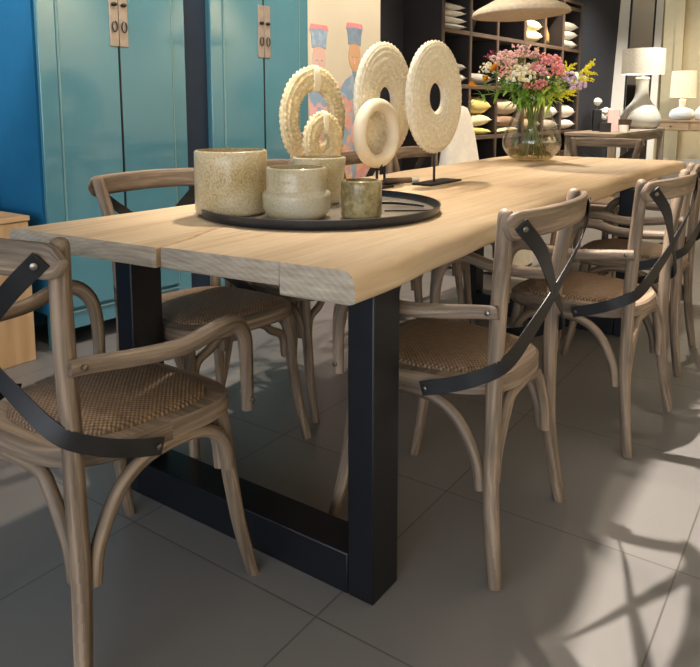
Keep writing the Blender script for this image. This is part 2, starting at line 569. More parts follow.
# ------------------------------------------------------------------ cabinets
def cabinet(s0, s1, label, side=False):
    w = s1 - s0; hgt = 1.95; dep = 0.42
    r = thing('lacquer_cabinet', label, 'cabinet', W(s0), WRZ, 'lacquered cabinets along the left wall')
    b = MB()
    b.box((w / 2, dep / 2 + 0.012, (hgt + 0.16) / 2), (w - 0.01, dep - 0.02, hgt - 0.16))
    b.box((w / 2, dep / 2, hgt + 0.01), (w + 0.03, dep + 0.03, 0.03))
    for x in (0.042, w - 0.042):
        b.box((x, 0.012, (hgt + 0.1) / 2), (0.084, 0.024, hgt - 0.12))
    b.build('body', 'teal_lacquer', r, bevel=0.004)
    for x in (0.04, w - 0.04):
        for y in (0.035, dep - 0.035):
            MB().box((x, y, 0.085), (0.075, 0.06, 0.17)).build('leg', 'teal_lacquer', r, bevel=0.004)
    ap = MB().box((w / 2, 0.02, 0.125), (w - 0.15, 0.02, 0.075))
    ap.build('apron', 'teal_lacquer', r, bevel=0.003)
    MB().box((w / 2, 0.006, 0.168), (w - 0.16, 0.012, 0.007)).build('trim_line', 'teal_edge', r)
    dw = (w - 0.168) / 2
    MB().box((w / 2, -0.002, 1.05), (0.008, 0.014, 1.72)).build('gap_shade_strip', 'dark_knob', r)  # dark strip standing in for the shade between the doors
    for x in (0.086, w - 0.086):
        MB().box((x, -0.004, 1.05), (0.005, 0.01, 1.72)).build('trim_line', 'teal_edge', r)
    for k, x in enumerate((0.084 + dw / 2, w - 0.084 - dw / 2)):
        d = MB().box((x, 0.006, 1.05), (dw - 0.009, 0.028, 1.72)).build('door', 'teal_lacquer', r, bevel=0.003)
        sg = -1 if k == 0 else 1
        px = w / 2 + sg * 0.025
        p = MB().box((px, -0.011, 1.53), (0.046, 0.006, 0.29)).build('lock_plate', 'lock_metal', d, bevel=0.002)
        kb = MB()
        kb.blob((px, -0.02, 1.575), 0.013, (1.2, 0.9, 0.75), n=10, m=6)
        kb.build('knob', 'dark_knob', d)
        kb = MB()
        hr = []
        for i in range(17):
            a = rad(100) + i / 16 * rad(320)
            hr.append((px + 0.013 * math.cos(a) * sg, -0.02, 1.475 + 0.024 * math.sin(a)))
        kb.tube(hr, 0.003, 6)
        kb.build('ring_pull', 'dark_knob', d)
    if side:
        MB().box((-.001, dep / 2 + .016, (hgt + .16) / 2), (.014, dep - .03, hgt - .18)).build('side_panel', 'blue_paint', r)['label'] = 'blue side panel'
    return r
cabinet(0.045, 0.82, 'glossy teal two-door cabinet beside the tan box, behind the near left chair', True)
cabinet(0.99, 1.752, 'glossy teal two-door cabinet next to the painted screen panel')

struct(MB().box((0, 0, 1.3), (0.168, 0.06, 2.6)).build('gap_filler', 'gap_dark'))  # added filler, its navy stands in for the dark of the open gap
bpy.data.objects['gap_filler'].location = W(.905, -.07); bpy.data.objects['gap_filler'].rotation_euler = (0, 0, WRZ)
# tan box at the far left
bx = thing('storage_box', 'tan wooden box at the left edge of the photo, beside the teal cabinet', 'box', (-3.06, 1.34, 0))
MB().box((0, 0, 0.31), (0.45, 0.60, 0.62)).build('body', 'box_wood', bx, bevel=0.004)
MB().box((0, 0, 0.632), (0.46, 0.61, 0.022)).build('lid', 'box_wood', bx, bevel=0.003)

# painted screen panel
pw = 0.745
sc = thing('screen_panel', 'tall cream panel painted with two robed figures, between the teal cabinet and the dark shelving', 'screen', W(1.758), WRZ)
MB().box((pw / 2, 0.02, 1.06), (pw, 0.03, 2.1)).build('panel', 'cream_panel', sc, bevel=0.003)
for x in (0.04, pw - 0.04):
    MB().box((x, 0.02, 0.03), (0.05, 0.2, 0.06)).build('foot', 'shelf_wood', sc)
def figure(cx, zt, k, mats, hat):
    """flat painted figure: hat, face, collar, robe, arms, as paint on the board"""
    def flat(name, out, mat, lift, par=None):
        b = MB(); n = len(out); y = 0.0045 - lift
        b.v = [(min(pw - .004, max(.004, cx + x * k)), yy, zt + z * k) for yy in (y, .006) for x, z in out]
        b.face(list(range(n))); b.face(list(range(n, 2 * n))[::-1])
        for i in range(n):
            b.face((i, n + i, n + (i + 1) % n, (i + 1) % n))
        return b.build(name, mat, par or sc)
    def ell(rx, rz, z0, n=20, x0=0):
        return [(x0 + rx * math.cos(2 * PI * i / n), z0 + rz * math.sin(2 * PI * i / n)) for i in range(n)]
    robe = flat('painted_robe', [(-0.05, -0.33), (-0.16, -0.40), (-0.235, -0.56), (-0.25, -0.76), (-0.17, -0.86), (-0.20, -1.25), (-0.22, -1.5),
                         (0.22, -1.5), (0.20, -1.25), (0.17, -0.86), (0.25, -0.76), (0.235, -0.56), (0.16, -0.40), (0.05, -0.33)], mats[0], 0.001)
    flat('painted_collar', [(-0.10, -0.36), (-0.17, -0.44), (-0.05, -0.50), (0, -0.47), (0.05, -0.50), (0.17, -0.44), (0.10, -0.36), (0, -0.31)], mats[1], 0.002, robe)
    flat('painted_sleeve', [(-0.19, -0.50), (-0.24, -0.66), (-0.13, -0.80), (-0.06, -0.72), (-0.14, -0.62)], mats[1], 0.002, robe)
    flat('painted_sash', [(-0.02, -0.50), (-0.02, -1.3), (0.02, -1.3), (0.02, -0.50)], mats[1], 0.002, robe)
    flat('painted_emblem', ell(0.07, 0.085, -0.72, 18, 0.03), mats[4], 0.0025, robe)
    fc = flat('painted_face', ell(0.062, 0.100, -0.195), mats[2], 0.003)
    for x in (-0.024, 0.024):
        flat('painted_eye', ell(0.010, 0.004, -0.205, 10, x), 'hat_blue', 0.0035, fc)
    flat('painted_mouth', ell(0.013, 0.005, -0.285, 10), 'trim_red', 0.0035, fc)
    flat('painted_nose', [(-0.004, -0.21), (-0.010, -0.25), (0.010, -0.25), (0.004, -0.21)], mats[4], 0.0035, fc)
    if hat:
        flat('painted_beard', [(-0.022, -0.30), (0, -0.38), (0.022, -0.30)], 'hat_blue', 0.0038, fc)
    h = flat('painted_hat', [(-0.066, -0.125), (-0.072, -0.05), (-0.085, -0.015), (-0.06, 0.0), (0.06, 0.0), (0.085, -0.015), (0.072, -0.05), (0.066, -0.125), (0, -0.115)], mats[3], 0.004)
    flat('painted_brim', [(-0.092, -0.016), (-0.075, 0.02), (0.075, 0.02), (0.092, -0.016), (0, -0.008)], 'trim_red', 0.0045, h)
figure(0.455, 1.635, 0.98, ['robe_red', 'collar_blue', 'face_skin', 'hat_blue', 'robe_pink'], True)
figure(0.10, 1.595, 0.98, ['robe_pink', 'collar_blue', 'face_pale', 'collar_blue', 'robe_red'], False)

# ------------------------------------------------------------------ shelving with cushions
SX = [0.0, 0.435, 0.915, 1.46, 1.92, 2.37, 2.835]
SZ = [0.06, 0.43, 0.865, 1.295, 1.728, 2.16]
SD = 0.42
SH0 = 3.32
shv = thing('cubby_shelf', 'tall dark brown cubby shelving filled with cushions along the left wall', 'shelf', W(SH0), WRZ)
MB().box((SX[-1] / 2, SD - 0.008, 1.1), (SX[-1], 0.012, 2.2)).build('back_panel', 'shelf_back', shv)
for k, x in enumerate(SX):
    w = 0.05 if k == 3 else 0.034
    dv = MB().box((x, SD / 2 - 0.002, 1.1), (w - .002, SD - 0.03, 2.2)).build('side_panel' if k in (0, 6) else 'divider', 'veneer_and_shade', shv)  # dark veneer outside; on the dividers it paints in the compartments' shade
    MB().box((x, 0.003, 1.1), (w, 0.014, 2.2)).build('front_edge', 'shelf_wood', dv, bevel=0.002)
for z in SZ:
    sb = MB().box((SX[-1] / 2, SD / 2, z - 0.017), (SX[-1] - 0.02, SD - 0.03, 0.034)).build('shelf_board', 'veneer_and_shade', shv)  # boards coloured dark too, for the shaded interior
    MB().box((SX[-1] / 2, 0.0045, z - 0.0175), (SX[-1] - 0.02, 0.0135, 0.035)).build('front_edge', 'shelf_wood', sb, bevel=0.002)
MB().box((SX[-1] / 2, SD / 2, 2.21), (SX[-1] + 0.05, SD + 0.01, 0.03)).build('top_board', 'shelf_wood', shv)
# dark upright between screen and shelving
struct(MB().box((0, 0, 1.6), (0.80, 0.06, 3.2)).build('trim_2', 'dark_paint'))
bpy.data.objects['trim_2'].location = W(2.92, -0.40); bpy.data.objects['trim_2'].rotation_euler = (0, 0, WRZ)

def cushion_mesh(w, d, h, seed=0):
    rr = random.Random(seed); n = 14
    b = MB()
    idx = {}
    for sgn in (1, -1):
        for i in range(n + 1):
            for j in range(n + 1):
                u, v = -1 + 2 * i / n, -1 + 2 * j / n
                pin = 1 - 0.06 * (1 - u * u) * abs(v) ** 3 - 0.0
                x = u * (1 - 0.09 * (1 - v * v)) if abs(u) == 1 else u * (1 - 0.09 * (1 - v * v) * abs(u) ** 4)
                y = v * (1 - 0.09 * (1 - u * u) * abs(v) ** 4)
                e = max(0.0, (1 - u ** 4) * (1 - v ** 4)) ** 0.55
                z = sgn * e * (0.5 + 0.05 * rr.uniform(-1, 1))
                if e == 0 and sgn == -1:
                    idx[(sgn, i, j)] = idx[(1, i, j)]; continue
                idx[(sgn, i, j)] = len(b.v)
                b.v.append((x * w / 2, y * d / 2, z * h))
        for i in range(n):
            for j in range(n):
                q = [idx[(sgn, i, j)], idx[(sgn, i + 1, j)], idx[(sgn, i + 1, j + 1)], idx[(sgn, i, j + 1)]]
                if sgn == -1: q.reverse()
                b.face(q, [(i / n, j / n)] * 4)
    return b
def cushion(col, row, mat, w, h, label, dx=0.0, lift=0.0, tilt=0.0, d=0.36, group=None, dy=0.0):
    xc = (SX[col] + SX[col + 1]) / 2 + dx
    o = cushion_mesh(w, d, h, random.randint(0, 999)).build('cushion', mat, None, ang=80)
    o.location = W(SH0 + xc, -(SD / 2 - 0.02) - dy, SZ[row] + lift)
    o.rotation_euler = (tilt, 0, WRZ) if tilt else (0, random.uniform(-0.05, 0.05), WRZ + random.uniform(-0.08, 0.08))
    tag(o, label, 'cushion', group or 'cushions in the dark shelving')
    return o
# yellow stack, second column, third visible row
for k, (m, h, t_) in enumerate((('cush_yellow', 0.07, 'lowest of the three yellow cushions stacked in the shelving, left of the vase'),
                              ('cush_cream', 0.11, 'pale yellow cushion in the middle of the three-cushion stack left of the vase'),
                              ('cush_yellow', 0.15, 'plump yellow cushion on top of the three-cushion stack left of the vase'))):
    cushion(1, 2, m, 0.40, h, t_, lift=(0.035, 0.125, 0.255)[k])
for k, (m, h, t_) in enumerate((('cush_cream', 0.06, 'cream cushion at the bottom of the stack just behind the left of the vase'),
                              ('cush_brown', 0.11, 'brown cushion in the middle of the stack just behind the left of the vase'),
                              ('cush_beige', 0.15, 'beige cushion on top of the stack just behind the left of the vase'))):
    cushion(2, 2, m, 0.42, h, t_, lift=(0.032, 0.115, 0.245)[k])
cushion(0, 2, 'cush_white', 0.34, 0.10, 'white cushion at the bottom of the pair right of the big right-hand disc', lift=0.055, dx=0.02)
cushion(0, 2, 'cush_white', 0.34, 0.10, 'white cushion on top of the pair right of the big right-hand disc', lift=0.16, dx=0.02)
cushion(0, 3, 'cush_white', 0.36, 0.09, 'white cushion low in the shelving beside the upper right of the big right-hand disc', lift=0.05, dx=0.02)
cushion(0, 3, 'cush_grey', 0.34, 0.08, 'grey cushion lying on the white one beside the upper right of the big right-hand disc', lift=0.135, dx=0.02)
cushion(1, 3, 'cush_grey', 0.40, 0.10, 'grey-white cushion alone in the compartment behind the burgundy flower', lift=0.055)
cushion(2, 3, 'cush_white', 0.42, 0.10, 'off-white cushion alone in the compartment above the pale pink flowers', lift=0.055)
cushion(3, 2, 'cush_beige', 0.40, 0.14, 'beige cushion seen through the glass of the flower vase', lift=0.075)
cushion(3, 2, 'cush_cream', 0.38, 0.12, 'cream cushion on the beige one seen through the glass of the flower vase', lift=0.20)
cushion(4, 2, 'cush_white', 0.40, 0.12, 'lower white cushion in the compartment right behind the neck of the vase', lift=0.065)
cushion(4, 2, 'cush_white', 0.40, 0.14, 'upper white cushion in the compartment right behind the neck of the vase', lift=0.195)
cushion(5, 2, 'cush_white', 0.40, 0.11, 'lower white cushion in the right-end compartment under the lilac flower', lift=0.06)
cushion(5, 2, 'cush_white', 0.40, 0.15, 'tilted upper white cushion in the right-end compartment under the lilac flower', lift=0.20)
for k in range(4):
    cushion(0, 4, 'cush_white', 0.36 - 0.02 * k, 0.05, ('lowest', 'second', 'third', 'topmost')[k] + ' of the four folded white textiles at the top left of the shelving', lift=0.028 + 0.052 * k,
            group='folded white textiles at the top left of the shelving')
for k in range(3):
    cushion(3, 4, 'cush_cream', 0.44 - 0.03 * k, 0.13, ('lowest', 'middle', 'topmost')[k] + ' of the three cream cushions piled below the pendant lamp', lift=0.065 + 0.105 * k)
cushion(4, 4, 'cush_mustard', 0.38, 0.12, 'mustard cushion standing upright beside the cream pile below the pendant lamp', lift=0.19, tilt=rad(76))
for k in range(3):
    cushion(5, 4, 'cush_white', 0.38, 0.10, ('lowest', 'middle', 'topmost')[k] + ' of the three white cushions in the top right compartment', lift=0.05 + 0.095 * k)
# ornaments on the top shelf row
p = W(SH0 + (SX[1] + SX[2]) / 2, -0.2, SZ[4])
vs = thing('round_vase', 'dark round-bellied vase on the shelf behind the left of the pendant', 'vase', p)
MB().lathe([(0, 0), (0.05, 0), (0.085, 0.06), (0.10, 0.13), (0.085, 0.20), (0.045, 0.24), (0.04, 0.27), (0.032, 0.27), (0.03, 0.2), (0, 0.19)], 24).build('body', 'strap_steel', vs)
MB().lathe([(0.036, 0.268), (0.044, 0.272), (0.044, 0.28), (0.034, 0.28)], 24, close=True).build('rim', 'lock_metal', vs)
p = W(SH0 + (SX[2] + SX[3]) / 2 - 0.02, -0.2, SZ[4])
vs = thing('candlestick', 'slim pale candlestick on the shelf behind the pendant lamp', 'candlestick', p)
MB().lathe([(0, 0), (0.04, 0), (0.042, 0.012), (0.014, 0.03), (0.011, 0.07), (0.02, 0.085), (0.011, 0.10), (0.011, 0.16), (0.026, 0.175), (0.026, 0.19), (0, 0.19)], 18).build('holder', 'grey_ceramic', vs)
MB().lathe([(0, 0.188), (0.011, 0.188), (0.011, 0.27), (0, 0.272)], 12).build('candle', 'white_ceramic', vs)
# one basket shows at the low right end
p = W(SH0 + (SX[5] + SX[6]) / 2, -0.2, SZ[1])
vs = thing('basket', 'grey-brown round basket at the low right end of the shelving, behind the vase', 'basket', p)
MB().lathe([(0, 0), (0.12, 0), (0.15, 0.1), (0.155, 0.2), (0.145, 0.2), (0.138, 0.1), (0.11, 0.012), (0, 0.012)], 24).build('body', 'brown_basket', vs)
MB().lathe([(0.143, 0.196), (0.158, 0.196), (0.158, 0.212), (0.143, 0.212)], 24, close=True).build('rim', 'brown_basket', vs)

# ------------------------------------------------------------------ dining table
def interp(tab, y):
    if y <= tab[0][0]: return tab[0][1]
    for (a, p), (b, q) in zip(tab, tab[1:]):
        if y <= b:
            u = (y - a) / (b - a); u = u * u * (3 - 2 * u)
            return p + (q - p) * u
    return tab[-1][1]
RE = [(1.0, -0.743), (1.37, -0.755), (1.78, -0.775), (2.46, -0.804), (3.10, -0.795), (3.74, -0.806), (4.20, -0.786), (4.53, -0.75)]
LE = [(0.91, -1.775), (1.28, -1.742), (1.64, -1.728), (2.37, -1.769), (3.28, -1.792), (4.53, -1.81)]
J1 = [(0.91, -1.217), (1.04, -1.242), (1.277, -1.311), (1.73, -1.368), (2.74, -1.359), (4.53, -1.331)]
J2 = [(0.91, -0.916), (1.82, -0.939), (4.53, -0.985)]
ZT = 0.79
def plank(xl, xr, y0l, y0r, y1, th, round_l, round_r, name, cl=.003, cr_=.003):
    b = MB(); N = 60
    rr = random.Random(int(th * 1000) + len(name))
    rings = []
    for i in range(N + 1):
        u = i / N
        y = 1.0 + u * (y1 - 1.0)
        L, R = xl(y), xr(y)
        wob = 0.004 * math.sin(y * 7.3 + th * 90) + 0.003 * math.sin(y * 17.1)
        cs = []
        def corner(cx, cz, r, a0, a1, n):
            for k in range(n + 1):
                a = a0 + (a1 - a0) * k / n
                cs.append((cx + r[0] * math.cos(a), cz + r[1] * math.sin(a)))
        zt, zb = ZT, ZT - th
        if round_r:
            ro = (0.030, 0.024)
            corner(R - ro[0] + wob, zt - ro[1], ro, PI / 2, 0, 5)
            ro = (0.016, 0.016)
            corner(R - ro[0] + wob + 0.004, zb + ro[1], ro, 0, -PI / 2, 3)
        else:
            cs += [(R - cr_, zt), (R - 0.0002, zt - cr_), (R - 0.0008, zb + 0.003), (R - 0.003, zb)]
        if round_l:
            ro = (0.014, 0.014)
            corner(L + ro[0] - wob, zb + ro[1], ro, -PI / 2, -PI, 3)
            ro = (0.022, 0.016)
            corner(L + ro[0] - wob, zt - ro[1], ro, PI, PI / 2, 4)
        else:
            cs += [(L + 0.003, zb), (L + 0.0008, zb + 0.003), (L + 0.0002, zt - cl), (L + cl, zt)]
        ring = []
        for x, z in cs:
            f = (x - L) / (R - L)
            ye = y0l + (y0r - y0l) * f
            yy = ye + u * (y1 - ye)
            ring.append((x, yy, z))
        rings.append(ring)
    def soft(ring, k, dy):
        cx = sum(p[0] for p in ring) / len(ring); cz = sum(p[2] for p in ring) / len(ring)
        out = []
        for x, y, z in ring:
            out.append((x + (0.006 if x < cx else -0.006) * k, y + dy, z + (0.006 if z < cz else -0.006) * k))
        return out
    rings = [soft(rings[0], 1, -0.0)] + [[(x, y + 0.006, z) for x, y, z in rings[0]]] + rings[1:]
    k = len(b.v); n = len(rings[0])
    for R in rings: b.v += R
    for i in range(len(rings) - 1):
        for j in range(n):
            j2 = (j + 1) % n
            q = (k + i * n + j, k + (i + 1) * n + j, k + (i + 1) * n + j2, k + i * n + j2)
            P = [b.v[a] for a in q]
            b.face(q, [(p[1], p[0] + p[2] * 1.3) for p in P] if i else [(p[0], p[2]) for p in P], 0 if i else 1)
    e = k + (len(rings) - 1) * n
    f0 = [k + j for j in range(n)]
    b.face(f0, [(b.v[a][0], b.v[a][2]) for a in f0], 1)
    f1 = [e + j for j in range(n)][::-1]
    b.face(f1, [(b.v[a][0], b.v[a][2]) for a in f1], 1)
    return b
tbl = thing('dining_table', 'long pale oak plank dining table on black steel frames', 'table', (-1.4, 3.0, 0))
def tb(b, name, mat, par=None, **k):
    o = b.build(name, mat, par or tbl, **k)
    if par is None:
        o.location = (1.4, -3.0, 0)
    return o
yend = lambda x: 0.962 + (x + 1.751) * 0.107
tb(plank(lambda y: interp(LE, y), lambda y: interp(J1, y) - 0.003, yend(-1.751), yend(-1.24) - 0.011, 4.515, 0.047, True, False, 'a'), 'plank', ['table_oak', 'end_grain'])
tb(plank(lambda y: interp(J1, y) + 0.001, lambda y: interp(J2, y), yend(-1.24), yend(-.912), 4.52, 0.049, False, False, 'b', .003, .0004), 'plank', ['table_oak', 'end_grain'])
tb(plank(lambda y: interp(J2, y), lambda y: interp(RE, y), yend(-.912), yend(-0.748), 4.52, 0.068, False, True, 'c', .0004), 'plank', ['table_oak', 'end_grain'])
for y in (1.197, 3.44):
    g = MB()
    x0, x1, d = -1.645, -0.776, 0.106
    g.box((x0 + 0.035, y + d / 2, 0.371), (0.07, d, 0.742))
    g.box((x1 - 0.0345, y + d / 2, 0.3605), (0.069, d, 0.721))
    g.box(((x0 + x1) / 2, y + d / 2, 0.05), (x1 - x0 - 0.138, d, 0.10))
    fr = tb(g, 'leg_frame', 'black_steel', None, bevel=0.004)
    tb(MB().box(((x0 + x1) / 2 - 0.12, y + d / 2, 0.7365), (0.5, d - 0.01, 0.008)), 'mounting_plate', 'black_steel', None)

# ------------------------------------------------------------------ chairs
def seat_outline(k=1.0, n=44):
    out = []
    for i in range(n):
        a = 2 * PI * i / n
        c, s_ = math.cos(a), math.sin(a)
        e = 3.6 if s_ > 0 else 2.9
        px = math.copysign(abs(c) ** (2 / e), c); py = math.copysign(abs(s_) ** (2 / e), s_)
        out.append((px * (0.218 + 0.028 * py) * k, 0.004 + py * 0.222 * k))
    return out
def make_chair(label, arms, loc, rz, group):
    r = thing('armchair' if arms else 'dining_chair', label, 'chair', loc, rz, group)
    # seat frame
    o1, o2 = seat_outline(1.0), seat_outline(0.97)
    b = MB()
    b.loft([[(x, y, 0.424) for x, y in o2], [(x, y, 0.429) for x, y in o1], [(x, y, 0.461) for x, y in o1], [(x, y, 0.467) for x, y in o2]], vstep=0.03)
    i = len(b.f)
    # grain runs round the ring
    b.uv = [[(c[1], c[0]) for c in u] for u in b.uv]
    b.uv[-1] = [(0.3 * x, y) for x, y in o2]; b.uv[-2] = [(0.3 * x, y) for x, y in o2][::-1]
    b.build('seat_frame', 'chair_wood', r)
    # woven pad
    b = MB()
    rings = []
    for k, z in ((0.825, 0.465), (0.822, 0.472), (0.79, 0.479), (0.66, 0.486), (0.45, 0.490), (0.2, 0.4915)):
        rings.append([(x, y, z) for x, y in seat_outline(k)])
    b.loft(rings, caps=False)
    e = 5 * 44
    b.face([e + j for j in range(44)])
    b.uv = [[b.v[a][:2] for a in f] for f in b.f]
    b.build('woven_seat', 'rattan', r, ang=60)
    for s in (-1, 1):
        # rear leg and back post in one bent piece
        b = MB()
        b.tube([(s * .224, -.236, 0), (s * .212, -.222, .10), (s * .196, -.207, .24), (s * .189, -.205, .40), (s * .190, -.207, .52),
                (s * .194, -.214, .66), (s * .210, -.226, .77), (s * .226, -.236, .84), (s * .233, -.2395, .872), (s * .235, -.2405, .883), (s * .2355, -.241, .888)],
               [.0155, .0175, .019, .0195, .0195, .0195, .019, .0185, .017, .013, .004], 12, sm=4)
        b.build('back_post', 'chair_wood', r)
        # front leg
        b = MB()
        b.tube([(s * .190, .166, .430), (s * .195, .174, .36), (s * .201, .185, .26), (s * .209, .202, .14), (s * .218, .224, .04), (s * .222, .234, 0)],
               [.018, .0185, .018, .0165, .015, .0145], 12, sm=4)
        b.build('leg', 'chair_wood', r)
        # bent hoop braces under the sides
        b = MB()
        b.tube([(s * .200, -.182, .215), (s * .200, -.168, .29), (s * .203, -.12, .375), (s * .206, -.05, .415), (s * .208, .06, .417),
                (s * .210, .125, .395), (s * .212, .160, .35), (s * .212, .168, .295)], .0145, 10, sm=5)
        b.build('brace', 'chair_wood', r)
    for y, zl, sg in ((-.205, .225, -1), (.172, .285, 1)):
        b = MB()
        x = .172 if sg < 0 else .182
        b.tube([(-x, y, zl), (-x + .012, y, zl + .07), (-x + .06, y, .385), (-.07, y, .418), (.07, y, .418), (x - .06, y, .385), (x - .012, y, zl + .07), (x, y, zl)],
               .0138, 10, sm=5)
        b.build('brace', 'chair_wood', r)
    # curved top rail
    rings = []
    NS = 36
    for i in range(NS + 1):
        u = -1 + 2 * i / NS
        u = math.copysign(abs(u) ** 0.8, u)
        x = u * 0.260
        y = -.252 - .054 * (1 - u * u)
        ez = max(0.0, abs(u) - 0.87) / 0.13
        hh = .0325 * math.sqrt(max(0.02, 1 - ez ** 2.2))
        th = .0105 * (1 - 0.25 * ez)
        slope = 2 * .054 * u / 0.260
        nx, ny = slope, -1.0
        ln = math.hypot(nx, ny); nx, ny = -nx / ln, ny / ln
        ring = []
        for a in range(16):
            an = 2 * PI * a / 16
            ca, sa = math.cos(an), math.sin(an)
            px = math.copysign(abs(ca) ** .55, ca) * th; pz = math.copysign(abs(sa) ** .55, sa) * hh
            ring.append((x + nx * px, y + ny * px - 0.10 * pz, .855 + pz - 0.005 * u * u))
        rings.append(ring)
    b = MB(); b.loft(rings, vstep=0.012)
    b.build('top_rail', 'chair_wood', r, ang=55)
    # steel cross straps
    for s in (-1, 1):
        path = cr([(s * .236, -.2755, .857), (s * .15, -.293, .782), (0, -.275 - .0018 * s, .664), (-s * .11, -.258, .588), (-s * .190, -.2325, .527),
                   (-s * .2225, -.178, .492), (-s * .2345, -.110, .463), (-s * .2435, -.045, .443)], 6)
        nr = []
        for p in path:
            k_ = min(1, max(0, (-p[1] - .08) / .17)); k_ = .25 + .75 * k_ * k_ * (3 - 2 * k_)
            v = Vector((p[0], k_ * (p[1] + 0.06), 0))
            nr.append(v.normalized())
        b = MB(); b.ribbon(path, nr, .035, .0035)
        st = b.build('cross_strap', 'strap_steel', r, bevel=0.0008)
        for p, n in ((path[1], nr[1]), (path[-2], nr[-2])):
            q = Vector(p) + n * .003
            MB().tube([q, q + n * .003, q + n * .0045], [.0065, .0062, .002], 10).build('bolt', 'bolt_metal', st)
    if arms:
        for s in (-1, 1):
            b = MB()
            b.tube([(s * .214, -.222, .650), (s * .222, -.17, .646), (s * .240, -.09, .638), (s * .262, .0, .636), (s * .274, .08, .652), (s * .272, .135, .648),
                    (s * .264, .172, .610), (s * .258, .184, .55), (s * .2575, .186, .48), (s * .2575, .186, .437)],
                   [.016, .0165, .0175, .0185, .019, .019, .0185, .017, .016, .0155], 12, flat=0.85, sm=4)
            ar = b.build('armrest', 'chair_wood', r)
            for q in ((s * .232, -.203, .650), (s * .272, .186, .462)):
                q = Vector(q); n = Vector((s, 0, 0))
                MB().tube([q - n * .003, q + n * .003, q + n * .0045], [.0062, .006, .002], 10).build('bolt', 'bolt_metal', ar)
    return r
G = 'cross-back chairs around the long table'
chB = make_chair('armchair on the right of the table nearest the front, whole cross back in view', True, (-.815, 1.635, 0), rad(90), G)
dup(chB, (-1.290, .892, 0), rad(1.5), 'armchair at the near end of the table, cut by the left photo edge', G)
dup(chB, (-.700, 2.468, 0), rad(85.2), 'middle armchair of the three along the right side of the table', G)
dup(chB, (-.727, 3.264, 0), rad(92), 'armchair farthest along the right side, cut by the right edge of the photo', G)
dup(chB, (-1.375, 4.89, 0), rad(180), 'armchair at the far short end of the table, right of the flower vase', G)
chL = make_chair('armless chair on the left side nearest the front, grey woven seat under the tabletop', False, (-1.655, 1.552, 0), rad(-97), G)
dup(chL, (-1.680, 2.075, 0), rad(-90), 'armless chair second from the front on the left side, behind the glass vessels', G)
dup(chL, (-1.680, 2.87, 0), rad(-90), 'armless chair third from the front on the left side, behind the smooth ring', G)
dup(chL, (-1.680, 3.36, 0), rad(-90), 'armless chair fourth from the front on the left side, below the big right-hand disc', G)

# slip-covered chair behind the table
sl = thing('slipcover_chair', 'white cloth-covered chair behind the table, right of the big right-hand disc', 'chair', (-2.0, 4.55, 0), rad(-100))
b = MB()
rings = []
for z, hw, y0, y1 in ((0.02, .31, -.36, .27), (.20, .30, -.35, .26), (.44, .285, -.33, .25), (.48, .275, -.325, .235), (.495, .26, -.32, .0), (.55, .25, -.315, -.18), (.70, .215, -.31, -.20),
                      (.90, .165, -.30, -.215), (1.04, .12, -.295, -.23), (1.10, .08, -.285, -.24), (1.115, .03, -.275, -.25)):
    ring = []
    for i in range(32):
        a = 2 * PI * i / 32
        c, s_ = math.cos(a), math.sin(a)
        fold = 1 + (0.02 * math.sin(9 * a) if z < .46 else 0.008 * math.sin(7 * a))
        ring.append((math.copysign(abs(c) ** .6, c) * hw * fold, (y0 + y1) / 2 + math.copysign(abs(s_) ** .6, s_) * (y1 - y0) / 2 * fold, z))
    rings.append(ring)
b.loft(rings); b.build('cover', 'throw_white', sl, ang=70)
for x in (-.2, .2):
    for y in (-.27, .17):
        MB().box((x, y, .02), (.04, .04, .04)).build('leg', 'shelf_wood', sl)

# ------------------------------------------------------------------ tray and glass vessels
TR = (-1.283, 1.672)
tr = thing('serving_tray', 'large round dark metal tray holding the glass vessels on the table', 'tray', (TR[0], TR[1], ZT))
R = .363
MB().lathe([(0, 0.0005), (R - .012, 0.0005), (R - .004, .004), (R, .012), (R + .002, .028), (R - .003, .029), (R - .006, .012), (R - .012, .006), (0, .006)], 72).build('body', 'tray_metal', tr)
MB().lathe([(0, .0062), (R - .014, .0062), (R - .016, .0082), (0, .0082)], 72).build('tray_bottom', 'tray_plate', tr)
def vessel(label, x, y, prof, mat, wall=.007):
    v = thing('glass_vessel', label, 'vase', (x, y, ZT + .0085), 0, 'frosted glass vessels on the tray')
    inner = [(max(0, r_ - wall), max(z, .010)) for r_, z in prof[1:]][::-1]
    MB().lathe(prof + inner[:-1] + [(0, .010)], 48).build('body', mat, v, ang=70)
    return v
def cyl(r, h, e=.012):
    return [(0, 0), (r - e, 0), (r - e * .3, e * .35), (r, e), (r * 1.0, h * .4), (r * .995, h * .8), (r * .99, h - .004), (r * .99 - .003, h)]
vessel('tall wide frosted gold glass vessel at the left of the tray', -1.437, 1.454, cyl(.105, .182), 'gold_glass')
vessel('stepped frosted glass vessel at the front of the tray, narrow above a wider base', -1.228, 1.496,
       [(0, 0), (.076, 0), (.086, .012), (.094, .028), (.0955, .060), (.0945, .068), (.090, .0735), (.0855, .0755), (.084, .079), (.084, .105), (.084, .136), (.081, .140)], 'pale_glass')
vessel('tall gold-tinted glass vessel standing behind the stepped one', -1.354, 1.763, [(0, 0), (.062, 0), (.069, .01), (.074, .05), (.081, .10), (.085, .145), (.082, .148)], 'pale_glass')
vessel('small smoky gold glass tumbler at the right of the group on the tray', -1.081, 1.599, cyl(.057, .104, .01), 'smoke_glass', .008)
tool = thing('candle_snuffer', 'small dark metal tool lying on the tray right of the tumbler', 'tool', (-1.10, 1.84, ZT + .010), rad(20))
MB().tube([(-.09, 0, .006), (-.03, .012, .008), (.03, .006, .006), (.075, -.01, .004)], [.004, .005, .004, .003], 8, sm=4).build('handle', 'dark_knob', tool)
